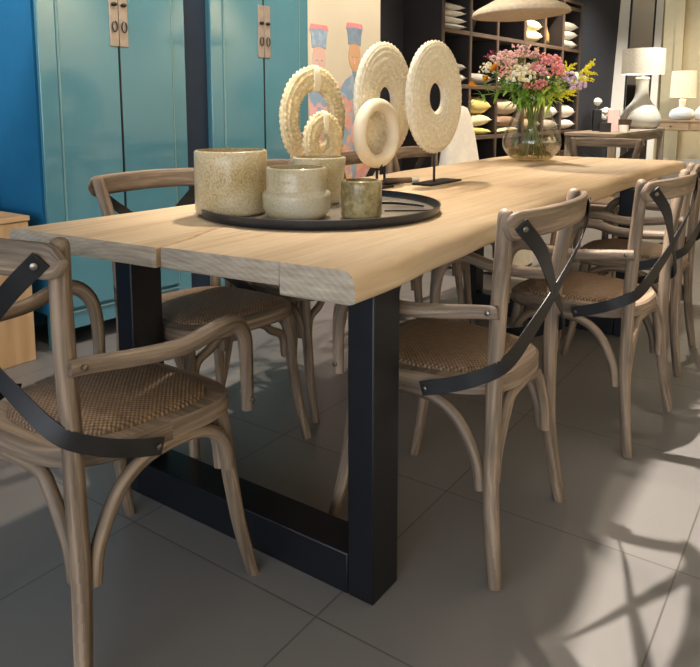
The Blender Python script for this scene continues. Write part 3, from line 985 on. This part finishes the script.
MB().lathe([(0, 0), (.016, 0), (.014, .014), (.004, .022), (0, .022)], 14, (-.095, 0, 0)).build('cup', 'dark_knob', tool)
rod = MB().tube([(-.07, 0, 0), (.07, 0, 0)], .0022, 8).build('metal_rod', 'dark_knob')
rod.location = (-1.03, 1.77, ZT + .0108); rod.rotation_euler = (0, 0, rad(38))
tag(rod, 'thin dark rod lying near the right rim of the tray', 'rod')

# ------------------------------------------------------------------ ring sculptures
def disc_mesh(Ro, Ri, th, rows, nang, amp, spiky=0.0, p=0.7):
    b = MB()
    m = rows * 2 * 3; n = nang * 3
    rc, hw = (Ro + Ri) / 2, (Ro - Ri) / 2
    for i in range(m):
        a = 2 * PI * i / m
        ca, sa = math.cos(a), math.sin(a)
        for j in range(n):
            th_ = 2 * PI * j / n
            row = int(i // 3)
            ph = PI * (row % 2) / 2
            bump = abs(math.sin(rows * a)) ** .8 * abs(math.cos(nang * th_ / 2 + ph)) ** .9
            bump *= amp * (1 + spiky * math.sin(j * 12.9898 + i * 78.233))
            r_ = rc + math.copysign(abs(ca) ** .8, ca) * hw + ca * bump
            x = math.copysign(abs(sa) ** p, sa) * th / 2 + sa * bump
            b.v.append((x, r_ * math.cos(th_), r_ * math.sin(th_)))
    for i in range(m):
        i2 = (i + 1) % m
        for j in range(n):
            j2 = (j + 1) % n
            b.face((i * n + j, i * n + j2, i2 * n + j2, i2 * n + j))
    return b
def ring_thing(label, loc, rz, disc, mat, Ro, stem, base, off=0.0, rod=.0055, band=None, cradle=False):
    """normal of the disc along local x"""
    r = thing('ring_sculpture', label, 'sculpture', loc, rz, 'ring sculptures on stands')
    zc = .008 + stem + Ro
    MB().box((0, off, .004), (base[0], base[1], .008)).build('stand_base', 'dark_knob', r, bevel=.001)
    b = MB(); b.tube([(0, 0, .006), (0, 0, .008 + stem + .015)], rod, 8)
    if cradle:
        b.tube([(-.022, 0, .03 + stem), (-.020, 0, stem + .012), (0, 0, stem), (.020, 0, stem + .012), (.022, 0, .03 + stem)], .004, 8, sm=4)
    b.build('stand_rod', 'dark_knob', r)
    d = disc.build('ring', mat, r, ang=180); d.location = (0, 0, zc)
    if band:
        bb = MB(); w, Ri, Rr, th = band
        rings = []
        for k in range(9):
            u = -1 + 2 * k / 8
            ring = []
            for i in range(20):
                a = 2 * PI * i / 20
                ca, sa = math.cos(a), math.sin(a)
                rr = (Rr + Ri) / 2 + math.copysign(abs(ca) ** .8, ca) * ((Rr - Ri) / 2 + .007)
                x = math.copysign(abs(sa) ** .7, sa) * (th / 2 + .007)
                ring.append((x, u * w / 2, math.sqrt(max(0, rr * rr - (u * w / 2) ** 2))))
            rings.append(ring)
        bb.loft(rings); q = bb.build('binding', 'cream_rim', r, ang=60); q.location = (0, 0, zc)
    return r
d1 = disc_mesh(.222, .066, .024, 10, 50, .0095, p=.5)
ring_thing('large cream shell disc with a small hole, the right of the two biggest', (-1.369, 2.561, ZT), 0, d1, 'shell_disc', .228, .117, (.09, .27), .03)
d2 = disc_mesh(.227, .062, .024, 10, 50, .0095, p=.5)
ring_thing('large cream shell disc with a small hole, behind the smooth ring', (-1.535, 2.440, ZT), rad(3), d2, 'shell_disc', .233, .100, (.09, .22), .05)
d3 = disc_mesh(.187, .106, .022, 6, 50, .0085, .25, p=.5)
ring_thing('large tan raffia ring with a wide hole, farthest left', (-1.632, 2.095, ZT), 0, d3, 'raffia_dark', .19, .075, (.09, .13), 0, band=(.036, .104, .189, .026))
d4 = disc_mesh(.101, .038, .020, 5, 30, .0085, .5, p=.55)
ring_thing('small tan raffia ring in front of the wide-holed one', (-1.500, 1.975, ZT), 0, d4, 'raffia_disc', .103, .080, (.08, .09), 0, band=(.024, .036, .103, .024))
b = MB()
n1, n2 = 64, 20
for i in range(n1):
    a = 2 * PI * i / n1
    for j in range(n2):
        q = 2 * PI * j / n2
        rr = .110 + .025 * math.cos(q)
        b.v.append((.027 * math.sin(q), rr * math.cos(a), rr * math.sin(a)))
for i in range(n1):
    for j in range(n2):
        b.face((i * n2 + j, ((i + 1) % n1) * n2 + j, ((i + 1) % n1) * n2 + (j + 1) % n2, i * n2 + (j + 1) % n2))
ring_thing('smooth pale stone-like ring standing in front of a big disc', (-1.473, 2.287, ZT), rad(-4), b, 'stone_ring', .135, .070, (.08, .12), 0, cradle=True)
pn = thing('rolled_object', 'small dark roll with a pale end lying beside the disc bases', 'roll', (-1.45, 2.43, ZT + .0195), rad(52))
MB().tube([(-.07, 0, 0), (.045, 0, 0)], .0115, 12).build('body', 'brown_basket', pn)
MB().tube([(.0452, 0, 0), (.07, 0, 0), (.078, 0, 0)], [.010, .010, .006], 12).build('cap', 'grey_ceramic', pn)

# ------------------------------------------------------------------ vase with flowers
VX, VY = -1.512, 4.045
va = thing('flower_vase', 'large clear glass vase holding mixed flowers and water on the table', 'vase', (VX, VY, ZT))
VP = [(0, .002), (.095, .002), (.135, .02), (.172, .065), (.187, .11), (.178, .165), (.148, .24), (.118, .31), (.097, .37), (.092, .405), (.097, .425)]
VP = cr([(a * .92, b * .92) for a, b in VP], 4)
inn = [(max(0, r_ - .006), max(z, .014)) for r_, z in VP][::-1]
MB().lathe(VP + inn, 56).build('glass', 'vase_glass', va, ang=80)
wat = [(max(0, r_ - .008), max(z, .016)) for r_, z in VP if z < .118]
MB().lathe([(0, .016)] + wat[1:] + [(0, wat[-1][1])], 48).build('water', 'water', va, ang=60)

CAMV = Vector((0, 0, H_CAM))
fwv = Vector((-math.sin(YAW) * math.cos(PITCH), math.cos(YAW) * math.cos(PITCH), -math.sin(PITCH)))
rgv = Vector((math.cos(YAW), math.sin(YAW), 0)); upv = rgv.cross(fwv)
def head_at(px, py, depth):
    """a spot in the room for a flower head, from its bearing and its distance"""
    return CAMV + (fwv * F_PX + rgv * (px - 350) + upv * (CY - py)) * (depth / F_PX)
rf = random.Random(21)
def rdir(up=0.2):
    while True:
        v = Vector((rf.uniform(-1, 1), rf.uniform(-1, 1), rf.uniform(-1, 1)))
        if .2 < v.length < 1:
            v.normalize()
            if v.z > -up - .3: return v
def leaf(b, base, d, L, w, mi=0):
    d = Vector(d).normalized()
    side = d.cross(Vector((0, 0, 1)))
    side = side.normalized() if side.length > .05 else Vector((1, 0, 0))
    nrm = side.cross(d).normalized()
    k = len(b.v); n = 5
    for i in range(n + 1):
        u = i / n
        c = Vector(base) + d * L * u + Vector((0, 0, -1)) * L * .35 * u * u
        ww = w * math.sin(PI * min(1, u * .92 + .06)) ** .8 / 2
        for sgn, lift in ((-1, .25), (0, 0), (1, .25)):
            b.v.append(tuple(c + side * sgn * ww + nrm * (ww * lift)))
    for i in range(n):
        for j in range(2):
            a = k + i * 3 + j
            b.face((a, a + 1, a + 4, a + 3), None, mi)
def petal(b, c, d, up, L, w, mi=0):
    """a cupped petal from c outwards along d"""
    d = d.normalized(); s = d.cross(up)
    s = s.normalized() if s.length > .05 else Vector((1, 0, 0))
    k = len(b.v)
    for i, (u, ww, lf) in enumerate(((0, .35, 0), (.4, .9, .12), (.8, 1, .32), (1, .5, .45))):
        p = c + d * L * u + up * L * lf
        for sg in (-1, 0, 1):
            b.v.append(tuple(p + s * sg * w * ww / 2 + up * (abs(sg) * w * .15)))
    for i in range(3):
        for j in range(2):
            a = k + i * 3 + j
            b.face((a, a + 1, a + 4, a + 3), None, mi)
def flower(name, label, px, py, depth, kind, size, mats, group, nleaf=4, leafmat='leaf_green'):
    """stem rises from the vase bottom through the neck to the head; size in metres"""
    head = head_at(px, py, depth)
    base = Vector((VX, VY, ZT))
    r = thing(name, label, 'flower', base, 0, group)
    h = head - base
    a = rf.uniform(0, 2 * PI)
    out = Vector((h.x, h.y, 0)); out = out.normalized() if out.length > .01 else Vector((1, 0, 0))
    foot = Vector((-out.x * .075 + rf.uniform(-.03, .03), -out.y * .075 + rf.uniform(-.03, .03), .022))
    neck = Vector((out.x * .055 + rf.uniform(-.03, .03), out.y * .055 + rf.uniform(-.03, .03), .40))
    mid = neck.lerp(h, .5) + Vector((0, 0, .03))
    path = cr([tuple(foot), tuple(foot.lerp(neck, .5)), tuple(neck), tuple(mid), tuple(h)], 5)
    MB().tube(path, [.0034] * (len(path) - 4) + [.003, .0028, .0026, .0024], 6).build('stem', 'stem_green', r)
    if nleaf:
        b = MB()
        for k in range(nleaf + 3):
            i = rf.randint(11, len(path) - 3)
            d = rdir(); d.z *= .6
            d += out * .4
            leaf(b, path[i], d, rf.uniform(.06, .11), rf.uniform(.016, .030))
        b.build('leaves', leafmat, r, ang=180)
    b = MB()
    up = (Vector(path[-1]) - Vector(path[-3])).normalized()
    up = (up + Vector((0, 0, .6)) + (CAMV - head).normalized() * .5).normalized()
    if kind == 'dome':
        N = int(34 + size * 400)
        for k in range(N):
            v = rdir(.1)
            v = (v + up * .5).normalized()
            c = h + v * size * rf.uniform(.55, 1.0)
            q = v.to_track_quat('Z', 'Y').to_matrix()
            b.blob(c, size * rf.uniform(.10, .17), (1, 1, .7), rf.randint(0, len(mats) - 1), 6, 4, q)
    elif kind == 'airy':
        for k in range(46):
            v = rdir(.0); v = (v + up * .6).normalized()
            c = h + v * size * rf.uniform(.35, 1.1)
            b.tube([tuple(h - up * size * .4), tuple(h.lerp(c, .5)), tuple(c)], .0011, 4, mi=len(mats) - 1)
            for q in range(4):
                b.blob(c + rdir(1) * size * .10, size * rf.uniform(.05, .10), (1, 1, .8), rf.randint(0, len(mats) - 2), 5, 3)
    elif kind == 'ruffle':
        for layer, (L, n, tilt) in enumerate(((1.0, 12, .15), (.85, 11, .5), (.65, 9, .95), (.42, 7, 1.7), (.25, 5, 3))):
            x = up.orthogonal().normalized(); y = up.cross(x)
            for k in range(n):
                a = 2 * PI * k / n + layer * .4 + rf.uniform(-.1, .1)
                d = x * math.cos(a) + y * math.sin(a) + up * tilt * .5
                petal(b, h + up * size * .05 * layer, d, up, size * L * rf.uniform(.85, 1.05), size * .5, rf.randint(0, len(mats) - 1))
        b.blob(h + up * size * .15, size * .2, (1, 1, 1), 0, 8, 5)
    elif kind == 'bud':
        x = up.orthogonal().normalized(); y = up.cross(x)
        for layer in range(2):
            for k in range(5):
                a = 2 * PI * k / 5 + layer * .6
                d = (x * math.cos(a) + y * math.sin(a)) * (.45 - .2 * layer) + up
                petal(b, h, d, up, size * 1.5, size * .8, rf.randint(0, len(mats) - 1))
        b.blob(h + up * size * .4, size * .34, (1, 1, 1.7), 0, 8, 5, up.to_track_quat('Z', 'Y').to_matrix())
    elif kind == 'plume':
        for k in range(11):
            t0 = k / 11
            c0 = h - up * size * (.9 - 1.2 * t0)
            d = rdir(.4); d = (d * .8 + up * .7 + out * .3).normalized()
            L = size * (1.15 - .7 * t0) * rf.uniform(.8, 1.1)
            pts = [c0, c0 + d * L * .5, c0 + d * L + Vector((0, 0, -.12 * L))]
            b.tube([tuple(p) for p in pts], .0012, 4, mi=0)
            for q in range(12):
                u = .15 + .85 * q / 11
                c = pts[0].lerp(pts[2], u) + rdir(1) * size * .04
                b.blob(c, size * .055 * (1.25 - .6 * u), (1, 1, 1), rf.randint(0, len(mats) - 1), 5, 3)
    b.build('blossom', mats, r, ang=60)
    return r
GF = 'flowers in the glass vase'
D0 = 4.18
FL = [
 ('astilbe', 'burgundy feathery flower highest on the left of the bouquet', 493, 56, D0 + .05, 'plume', .062, ['pet_burgundy'], 2),
 ('white_aster', 'small white flower beside the orange one, upper left of the bouquet', 488, 72, D0 - .05, 'dome', .040, ['pet_white', 'pet_cream'], 4),
 ('orange_ranunculus', 'orange flower at the upper left of the bouquet', 495, 69, D0 - .14, 'ruffle', .020, ['pet_orange'], 3),
 ('orange_tulip', 'orange bud hanging farthest left of the bouquet', 476, 86, D0 - .10, 'bud', .016, ['pet_orange'], 5),
 ('small_marigold', 'tiny orange flower between the orange bud and the bigger orange bloom', 487, 79, D0 - .12, 'ruffle', .016, ['pet_orange'], 3),
 ('peach_yarrow', 'broad peach cluster at the top centre left of the bouquet', 509, 69, D0 - .02, 'airy', .085, ['pet_peach', 'pet_pink', 'pet_peach', 'stem_green'], 3),
 ('pink_yarrow', 'fine pale pink cluster at the very top of the bouquet', 520, 60, D0 + .08, 'airy', .065, ['pet_pink', 'pet_peach', 'stem_green'], 2),
 ('coral_statice', 'coral cluster under the peach one, left of the cream bloom', 507, 76, D0 - .13, 'dome', .042, ['pet_coral', 'pet_peach'], 3),
 ('pink_sprig', 'loose pale pink sprig at the top centre right of the bouquet', 536, 60, D0 + .04, 'airy', .05, ['pet_peach', 'pet_pink', 'stem_green'], 2),
 ('cream_hydrangea', 'large cream bloom in the middle of the bouquet', 521, 79, D0 - .17, 'dome', .066, ['pet_cream', 'pet_white', 'pet_cream'], 4),
 ('peach_carnation', 'peach bloom just right of the cream one', 534, 73, D0 - .06, 'ruffle', .050, ['pet_peach', 'pet_pink'], 3),
 ('orange_rose', 'orange bloom at the top of the coral group, right of centre', 544, 62, D0, 'ruffle', .036, ['pet_orange', 'pet_coral'], 2),
 ('coral_carnation', 'large coral pink bloom right of centre', 550, 67, D0 - .10, 'dome', .058, ['pet_coral', 'pet_pink', 'pet_rose'], 4),
 ('rose_pink_phlox', 'bright pink bloom lower left of the coral one', 539, 75, D0 - .15, 'dome', .040, ['pet_rose', 'pet_pink'], 3),
 ('coral_rose', 'coral bloom lower right of the coral group beside the lilac', 556, 75, D0 - .12, 'dome', .044, ['pet_coral', 'pet_rose'], 3),
 ('coral_waxflower', 'small coral cluster low in the centre of the bouquet', 529, 87, D0 - .20, 'dome', .026, ['pet_coral', 'pet_rose'], 5),
 ('red_waxflower', 'small red-pink cluster low right of the centre of the bouquet', 542, 87, D0 - .20, 'dome', .034, ['pet_coral', 'pet_rose'], 5),
 ('lilac_bloom', 'large pale lilac bloom at the right of the bouquet', 571, 86, D0 - .06, 'dome', .066, ['pet_lilac', 'pet_lilac', 'pet_white'], 3),
 ('goldenrod', 'yellow plume reaching farthest right of the bouquet', 585, 70, D0 - .12, 'plume', .092, ['pet_yellow'], 3),
 ('yellow_goldenrod', 'yellow plume above and left of the lilac bloom', 566, 70, D0 + .08, 'plume', .075, ['pet_yellow', 'pet_lime'], 3),
 ('lime_spray', 'yellow-green spray under the lilac bloom', 566, 93, D0 - .08, 'plume', .080, ['pet_lime', 'pet_yellow'], 5),
 ('green_spray', 'yellow-green spray at the lower left of the lilac bloom', 556, 88, D0 - .15, 'plume', .060, ['pet_lime', 'leaf_light'], 6),
]
for nm, lb, px, py, dp, kd, sz, mt, nl in FL:
    flower(nm, lb, px, py, dp, kd, sz * 1.4, mt, GF, nl)
LV = [('leafy spray reaching left below the orange bud', 482, 95, -.05), ('leafy stem under the white flower at left', 496, 88, -.14), ('leafy stem left of the cream bloom', 508, 92, -.2),
      ('leafy stem drooping over the left of the vase rim', 514, 103, -.22), ('leafy stem below the cream bloom', 524, 96, -.2), ('leafy stem below the coral group', 544, 96, -.18),
      ('leafy stem over the right of the vase rim', 553, 100, -.12), ('leafy stem behind the peach cluster', 516, 76, .1), ('leafy stem behind the coral group', 548, 80, .08)]
for lb, px, py, dd in LV:
    head = head_at(px, py, D0 + dd); base = Vector((VX, VY, ZT)); h = head - base
    r = thing('leafy_stem', lb, 'foliage', base, 0, 'leafy stems in the glass vase')
    out = Vector((h.x, h.y, 0)).normalized()
    pts = cr([(-out.x * .07, -out.y * .07, .022), (out.x * .02, out.y * .02, .22), (out.x * .06, out.y * .06, .40), tuple(h)], 6)
    MB().tube(pts, .003, 6).build('stem', 'stem_green', r)
    b = MB()
    for k in range(20):
        i = rf.randint(10, len(pts) - 1)
        d = rdir(.5) + out * .3
        leaf(b, pts[i], d, rf.uniform(.06, .12), rf.uniform(.014, .026))
    b.build('leaves', 'leaf_light' if rf.random() < .45 else 'leaf_green', r, ang=180)

# ------------------------------------------------------------------ pendant lamp
pd = thing('pendant_lamp', 'wide shallow beige pendant lamp hanging over the table', 'lamp', (-1.40, 3.53, 1.59))
prof = cr([(.012, .135), (.035, .125), (.09, .085), (.17, .045), (.235, .012), (.25, -.012)], 5)
inn = [(max(.008, r_ - .004), z - .005) for r_, z in prof][::-1]
b = MB().lathe(prof + inn, 64, close=True)
sh = b.build('lamp_shade', 'pendant_fibre', pd, ang=80); sh.rotation_euler = (0, rad(-2.5), rad(35))
b = MB().lathe([(0, .06), (.245, -.006), (.247, -.012), (.16, -.030), (.06, -.036), (0, -.037)], 56)
df = b.build('diffuser', 'pendant_fibre', pd, ang=80); df.rotation_euler = (0, rad(-2.5), rad(35))
MB().tube([(0, 0, .12), (0, 0, 1.62)], .004, 8).build('cord', 'dark_knob', pd)
MB().lathe([(0, .12), (.02, .12), (.022, .16), (.008, .19), (0, .19)], 16).build('socket', 'dark_knob', pd)

# ------------------------------------------------------------------ far console, lamps and bits
CZ = .85
cn = thing('console_table', 'long grey-brown wooden console in front of the dark wall', 'table', (-2.1, 8.3, 0))
pc = [(-1.80, 7.06), (-1.845, 9.62), (-2.36, 9.66), (-2.37, 7.27)]
pl = [(x + 2.1, y - 8.3) for x, y in pc]
MB().prism(pl, CZ - .035, CZ).build('top', 'console_wood', cn, bevel=.004)
ap = [((x - sum(a for a, _ in pl) / 4) * .90 + sum(a for a, _ in pl) / 4, y * .96) for x, y in pl]
MB().prism(ap, CZ - .12, CZ - .0352).build('apron', 'console_wood', cn)
for x, y in [((x) * .86 - .012 * 0, y * .955) for x, y in pl]:
    MB().box((x, y, (CZ - .04) / 2), (.07, .07, CZ - .04)).build('leg', 'console_wood', cn, bevel=.004)
MB().prism([(x * .8, y * .93) for x, y in pl], .18, .205).build('lower_shelf', 'console_wood', cn)

def table_lamp(label, x, y, z, k, base_prof, rs, hs, zs, mat, bmat, power):
    r = thing('table_lamp', label, 'lamp', (x, y, z))
    MB().lathe([(a * k, b * k) for a, b in cr(base_prof, 4)], 40).build('lamp_base', bmat, r, ang=70)
    b = MB().lathe([(rs[0], zs), (rs[1], zs + hs), (rs[1] - .004, zs + hs), (rs[0] - .004, zs)], 48, close=True)
    b.build('lamp_shade', mat, r)
    zt = base_prof[-1][1] * k
    MB().tube([(0, 0, zt - .01), (0, 0, zs + hs * .30)], .012, 10).build('socket', 'lock_metal', r)
    MB().blob((0, 0, zs + hs * .42), .035, (1, 1, 1.2), 0, 12, 8).build('light_bulb', 'bulb', r)
    ld = bpy.data.lights.new('bulb_light', 'POINT'); ld.energy = power; ld.color = (1, .86, .64); ld.shadow_soft_size = .045
    lo = bpy.data.objects.new('bulb_light', ld); COL.objects.link(lo); lo.parent = r; lo.location = (0, 0, zs + hs * .42)
    return r
table_lamp('big table lamp with patterned drum shade and bottle-shaped pale base on the console', -2.055, 9.2, CZ + .001, 1.0,
           [(0, 0), (.17, 0), (.225, .05), (.235, .13), (.185, .24), (.105, .34), (.078, .44), (.075, .56), (.08, .62), (0, .62)], (.25, .247), .30, .66, 'shade_pattern', 'grey_ceramic', 26)
C2 = thing('side_table', 'pale wooden side table with drawers against the beige back wall', 'table', (-2.2, 13.75, 0))
MB().box((0, 0, .872), (1.34, .44, .03)).build('top', 'pale_wood', C2, bevel=.004)
MB().box((0, 0, .775), (1.24, .38, .162)).build('frame', 'pale_wood', C2)
for x in (-.31, .31):
    dr = MB().box((x, -.198, .775), (.58, .016, .13)).build('drawer', 'pale_wood', C2, bevel=.003)
    MB().blob((x, -.218, .775), .014, n=10, m=6).build('knob', 'dark_knob', dr)
for x in (-1, 1):
    for y in (-1, 1):
        MB().tube([(x * .60, y * .175, .70), (x * .64, y * .19, 0)], [.042, .034], 4).build('leg', 'pale_wood', C2)
table_lamp('small table lamp with plain cream shade and round white base on the pale side table', -2.37, 13.72, .888, 1.0,
           [(0, 0), (.12, 0), (.20, .05), (.21, .11), (.17, .18), (.07, .22), (.05, .27), (.055, .36), (0, .36)], (.215, .205), .46, .40, 'shade_cream', 'white_ceramic', 22)
vv = thing('white_vase', 'white rounded vase at the right edge of the photo on the pale side table', 'vase', (-2.02, 13.72, .888))
MB().lathe(cr([(0, 0), (.09, 0), (.14, .06), (.14, .15), (.08, .23), (.05, .27), (.06, .30)], 4) + [(.05, .30), (.04, .26), (0, .2)], 28).build('body', 'white_ceramic', vv)

def on_console(px, y):
    a = YAW * -1 + math.atan((px - 350) / 705.0)
    return (math.tan(a) * y, y)
def small(name, label, cat, px, y, group=None):
    x, yy = on_console(px, y)
    return thing(name, label, cat, (x, yy, CZ + .0005), rad(25), group)
r = small('bud_vase', 'black square vase with one white flower, left on the console', 'vase', 597, 7.85)
MB().box((0, 0, .115), (.085, .085, .23)).build('body', 'black_card', r, bevel=.003)
r = small('white_rose', 'single white bloom rising from the black vase on the console', 'flower', 597, 7.85)
r.location.z = CZ + .232
MB().tube([(0, 0, 0), (0, 0, .05)], .003, 6).build('stem', 'stem_green', r)
b = MB()
for k in range(26):
    v = rdir(1); b.blob(Vector((0, 0, .085)) + v * .028, .022, (1, 1, .8), 0, 6, 4)
b.build('blossom', 'white_petal', r)
r = small('white_orchid', 'cluster of white blooms between the black vase and pink card', 'flower', 606, 7.95)
MB().tube([(0, 0, 0), (0, 0, .15)], .004, 6).build('stem', 'stem_green', r)
b = MB()
for k in range(40):
    v = rdir(1); b.blob(Vector((0, 0, .19)) + Vector((v.x * .075, v.y * .05, v.z * .05)), .026, (1, 1, .8), 0, 6, 4)
b.build('blossom', 'white_petal', r)
r = small('gift_box', 'small black box in front of the white blooms on the console', 'box', 605.5, 7.62)
MB().box((0, 0, .04), (.11, .08, .08)).build('body', 'black_card', r, bevel=.002)
MB().box((0, 0, .085), (.114, .084, .02)).build('lid', 'black_card', r, bevel=.002)
r = small('greeting_card', 'pale pink box standing upright on the console', 'box', 613, 7.75)
MB().box((0, 0, .115), (.105, .05, .23)).build('body', 'pink_card', r, bevel=.002)
r = small('woven_basket', 'brown basket behind the pink box on the console', 'basket', 622, 8.35)
MB().lathe([(0, 0), (.09, 0), (.11, .12), (.10, .12), (.08, .01), (0, .01)], 24).build('body', 'brown_basket', r)
b = MB()
for k in range(14):
    a = k * 2.4
    b.tube([(.02 * math.cos(a), .02 * math.sin(a), .01), (.05 * math.cos(a), .05 * math.sin(a), .14), (.12 * math.cos(a), .12 * math.sin(a), .20 + .03 * (k % 3))], .003, 5, sm=3)
b.build('twigs', 'console_wood', r)
r = small('candle_jar', 'small white candle jar right of the pink box on the console', 'candle', 624, 7.72)
MB().lathe([(0, 0), (.05, 0), (.052, .01), (.052, .072), (.047, .072), (.046, .06), (0, .06)], 24).build('jar', 'white_ceramic', r)
MB().tube([(0, 0, .058), (0, 0, .07)], .0015, 5).build('wick', 'dark_knob', r)

# leaning mirror
mr = thing('floor_mirror', 'tall leaning mirror with a wide pale frame behind the big lamp', 'mirror', (-2.40, 10.20, 0))
mw, mh = .60, 3.1
fr = MB()
fr.box((-mw / 2 + .085, 0, mh / 2), (.17, .04, mh)); fr.box((mw / 2 - .045, 0, mh / 2), (.09, .04, mh))
fr.box((.04, 0, .09), (mw - .26, .04, .18)); fr.box((.04, 0, mh - .09), (mw - .26, .04, .18))
fo = fr.build('frame', 'white_paint', mr, bevel=.004)
il = MB()
il.box((-mw / 2 + .182, -.004, mh / 2), (.024, .036, mh - .36)); il.box((mw / 2 - .102, -.004, mh / 2), (.024, .036, mh - .36))
il.build('inner_edge', 'black_card', mr)
MB().box((.04, .006, mh / 2), (mw - .26, .012, mh - .36)).build('glass', 'mirror', mr)
mr.rotation_euler = (rad(-8), 0, rad(6))
# switch on dark wall
sw = thing('wall_switch', 'pale square switch plate on the dark wall right of the flowers', 'switch', W(7.28, -0.468, 1.36), WRZ)
MB().box((0, 0, 0), (.15, .01, .22)).build('plate', 'switch_plastic', sw, bevel=.003)
MB().box((0, -.007, 0), (.06, .006, .09)).build('rocker', 'white_paint', sw, bevel=.002)

# ------------------------------------------------------------------ light
def spot(name, loc, target, power, size, blend, col, soft):
    ld = bpy.data.lights.new(name, 'SPOT')
    ld.energy = power; ld.spot_size = rad(size); ld.spot_blend = blend; ld.color = col; ld.shadow_soft_size = soft
    o = bpy.data.objects.new(name, ld); COL.objects.link(o)
    o.location = loc
    o.rotation_euler = (Vector(target) - Vector(loc)).to_track_quat('-Z', 'Y').to_euler()
    return o
WARM = (1.0, .86, .69); NEUT = (1.0, .93, .84); COOL = (.80, .90, 1.0)
spot('ceiling_spot', (-1.42, 2.0, 3.15), (8.5, 2.0, 1.86), 720, 130, .01, NEUT, .03)
spot('ceiling_spot', (-1.72, 2.55, 3.15), (-1.38, 1.85, .79), 235, 46, 1.0, WARM, .06)
spot('ceiling_spot', (-1.5, 5.4, 3.15), (-1.35, 4.6, .79), 300, 58, 1.0, WARM, .05)
spot('ceiling_spot', (-2.15, 3.1, 3.15), (-1.40, 3.1, .79), 205, 44, 1.0, WARM, .05)
spot('ceiling_spot', (-1.5, .8, 3.15), (-1.95, 1.85, .75), 130, 40, 1.0, NEUT, .05)
spot('ceiling_spot', (-1.7, 3.9, 3.15), (-2.7, 3.9, 1.2), 105, 70, .8, NEUT, .06)
spot('ceiling_spot', (-1.7, 2.2, 3.15), (-2.8, 2.4, 1.6), 100, 70, .8, NEUT, .06)
spot('ceiling_spot', (-1.7, 6.6, 3.15), (-2.5, 6.6, 1.2), 420, 90, .8, WARM, .06)
spot('ceiling_spot', (-2.85, .75, 3.15), (-3.15, 1.72, 2.05), 150, 40, .5, NEUT, .05)
spot('ceiling_spot', (-1.5, 12.2, 3.15), (-2.0, 13.9, 1.1), 150, 90, .9, NEUT, .08)
spot('ceiling_spot', (-1.5, 8.8, 3.15), (-2.2, 9.3, .9), 330, 90, .9, NEUT, .06)
spot('ceiling_spot', (2.7, 7.2, 3.15), (3.6, 7.2, 1.9), 300, 90, .7, NEUT, .06)  # unseen wall washer, added for reflections in the cabinets and fill
spot('ceiling_spot', (2.7, 4.6, 3.15), (3.6, 4.6, 1.9), 300, 90, .7, NEUT, .06)  # second added washer, to the same end
# daylight from the shop front behind the camera
ld = bpy.data.lights.new('shopfront_daylight', 'AREA')
ld.shape = 'RECTANGLE'; ld.size = 5.5; ld.size_y = 2.6; ld.energy = 125; ld.color = (.86, .93, 1.0)
lo = bpy.data.objects.new('shopfront_daylight', ld); COL.objects.link(lo)
lo.location = (1.2, -4.2, 1.6); lo.rotation_euler = (PI / 2, 0, rad(0))
w = bpy.data.worlds.new('world'); S.world = w; w.use_nodes = True
w.node_tree.nodes['Background'].inputs[0].default_value = (.80, .89, 1.0, 1)
w.node_tree.nodes['Background'].inputs[1].default_value = 1.3
S.cycles.use_denoising = True
S.cycles.sample_clamp_indirect = 6.0
S.cycles.max_bounces = 8
S.cycles.transparent_max_bounces = 16
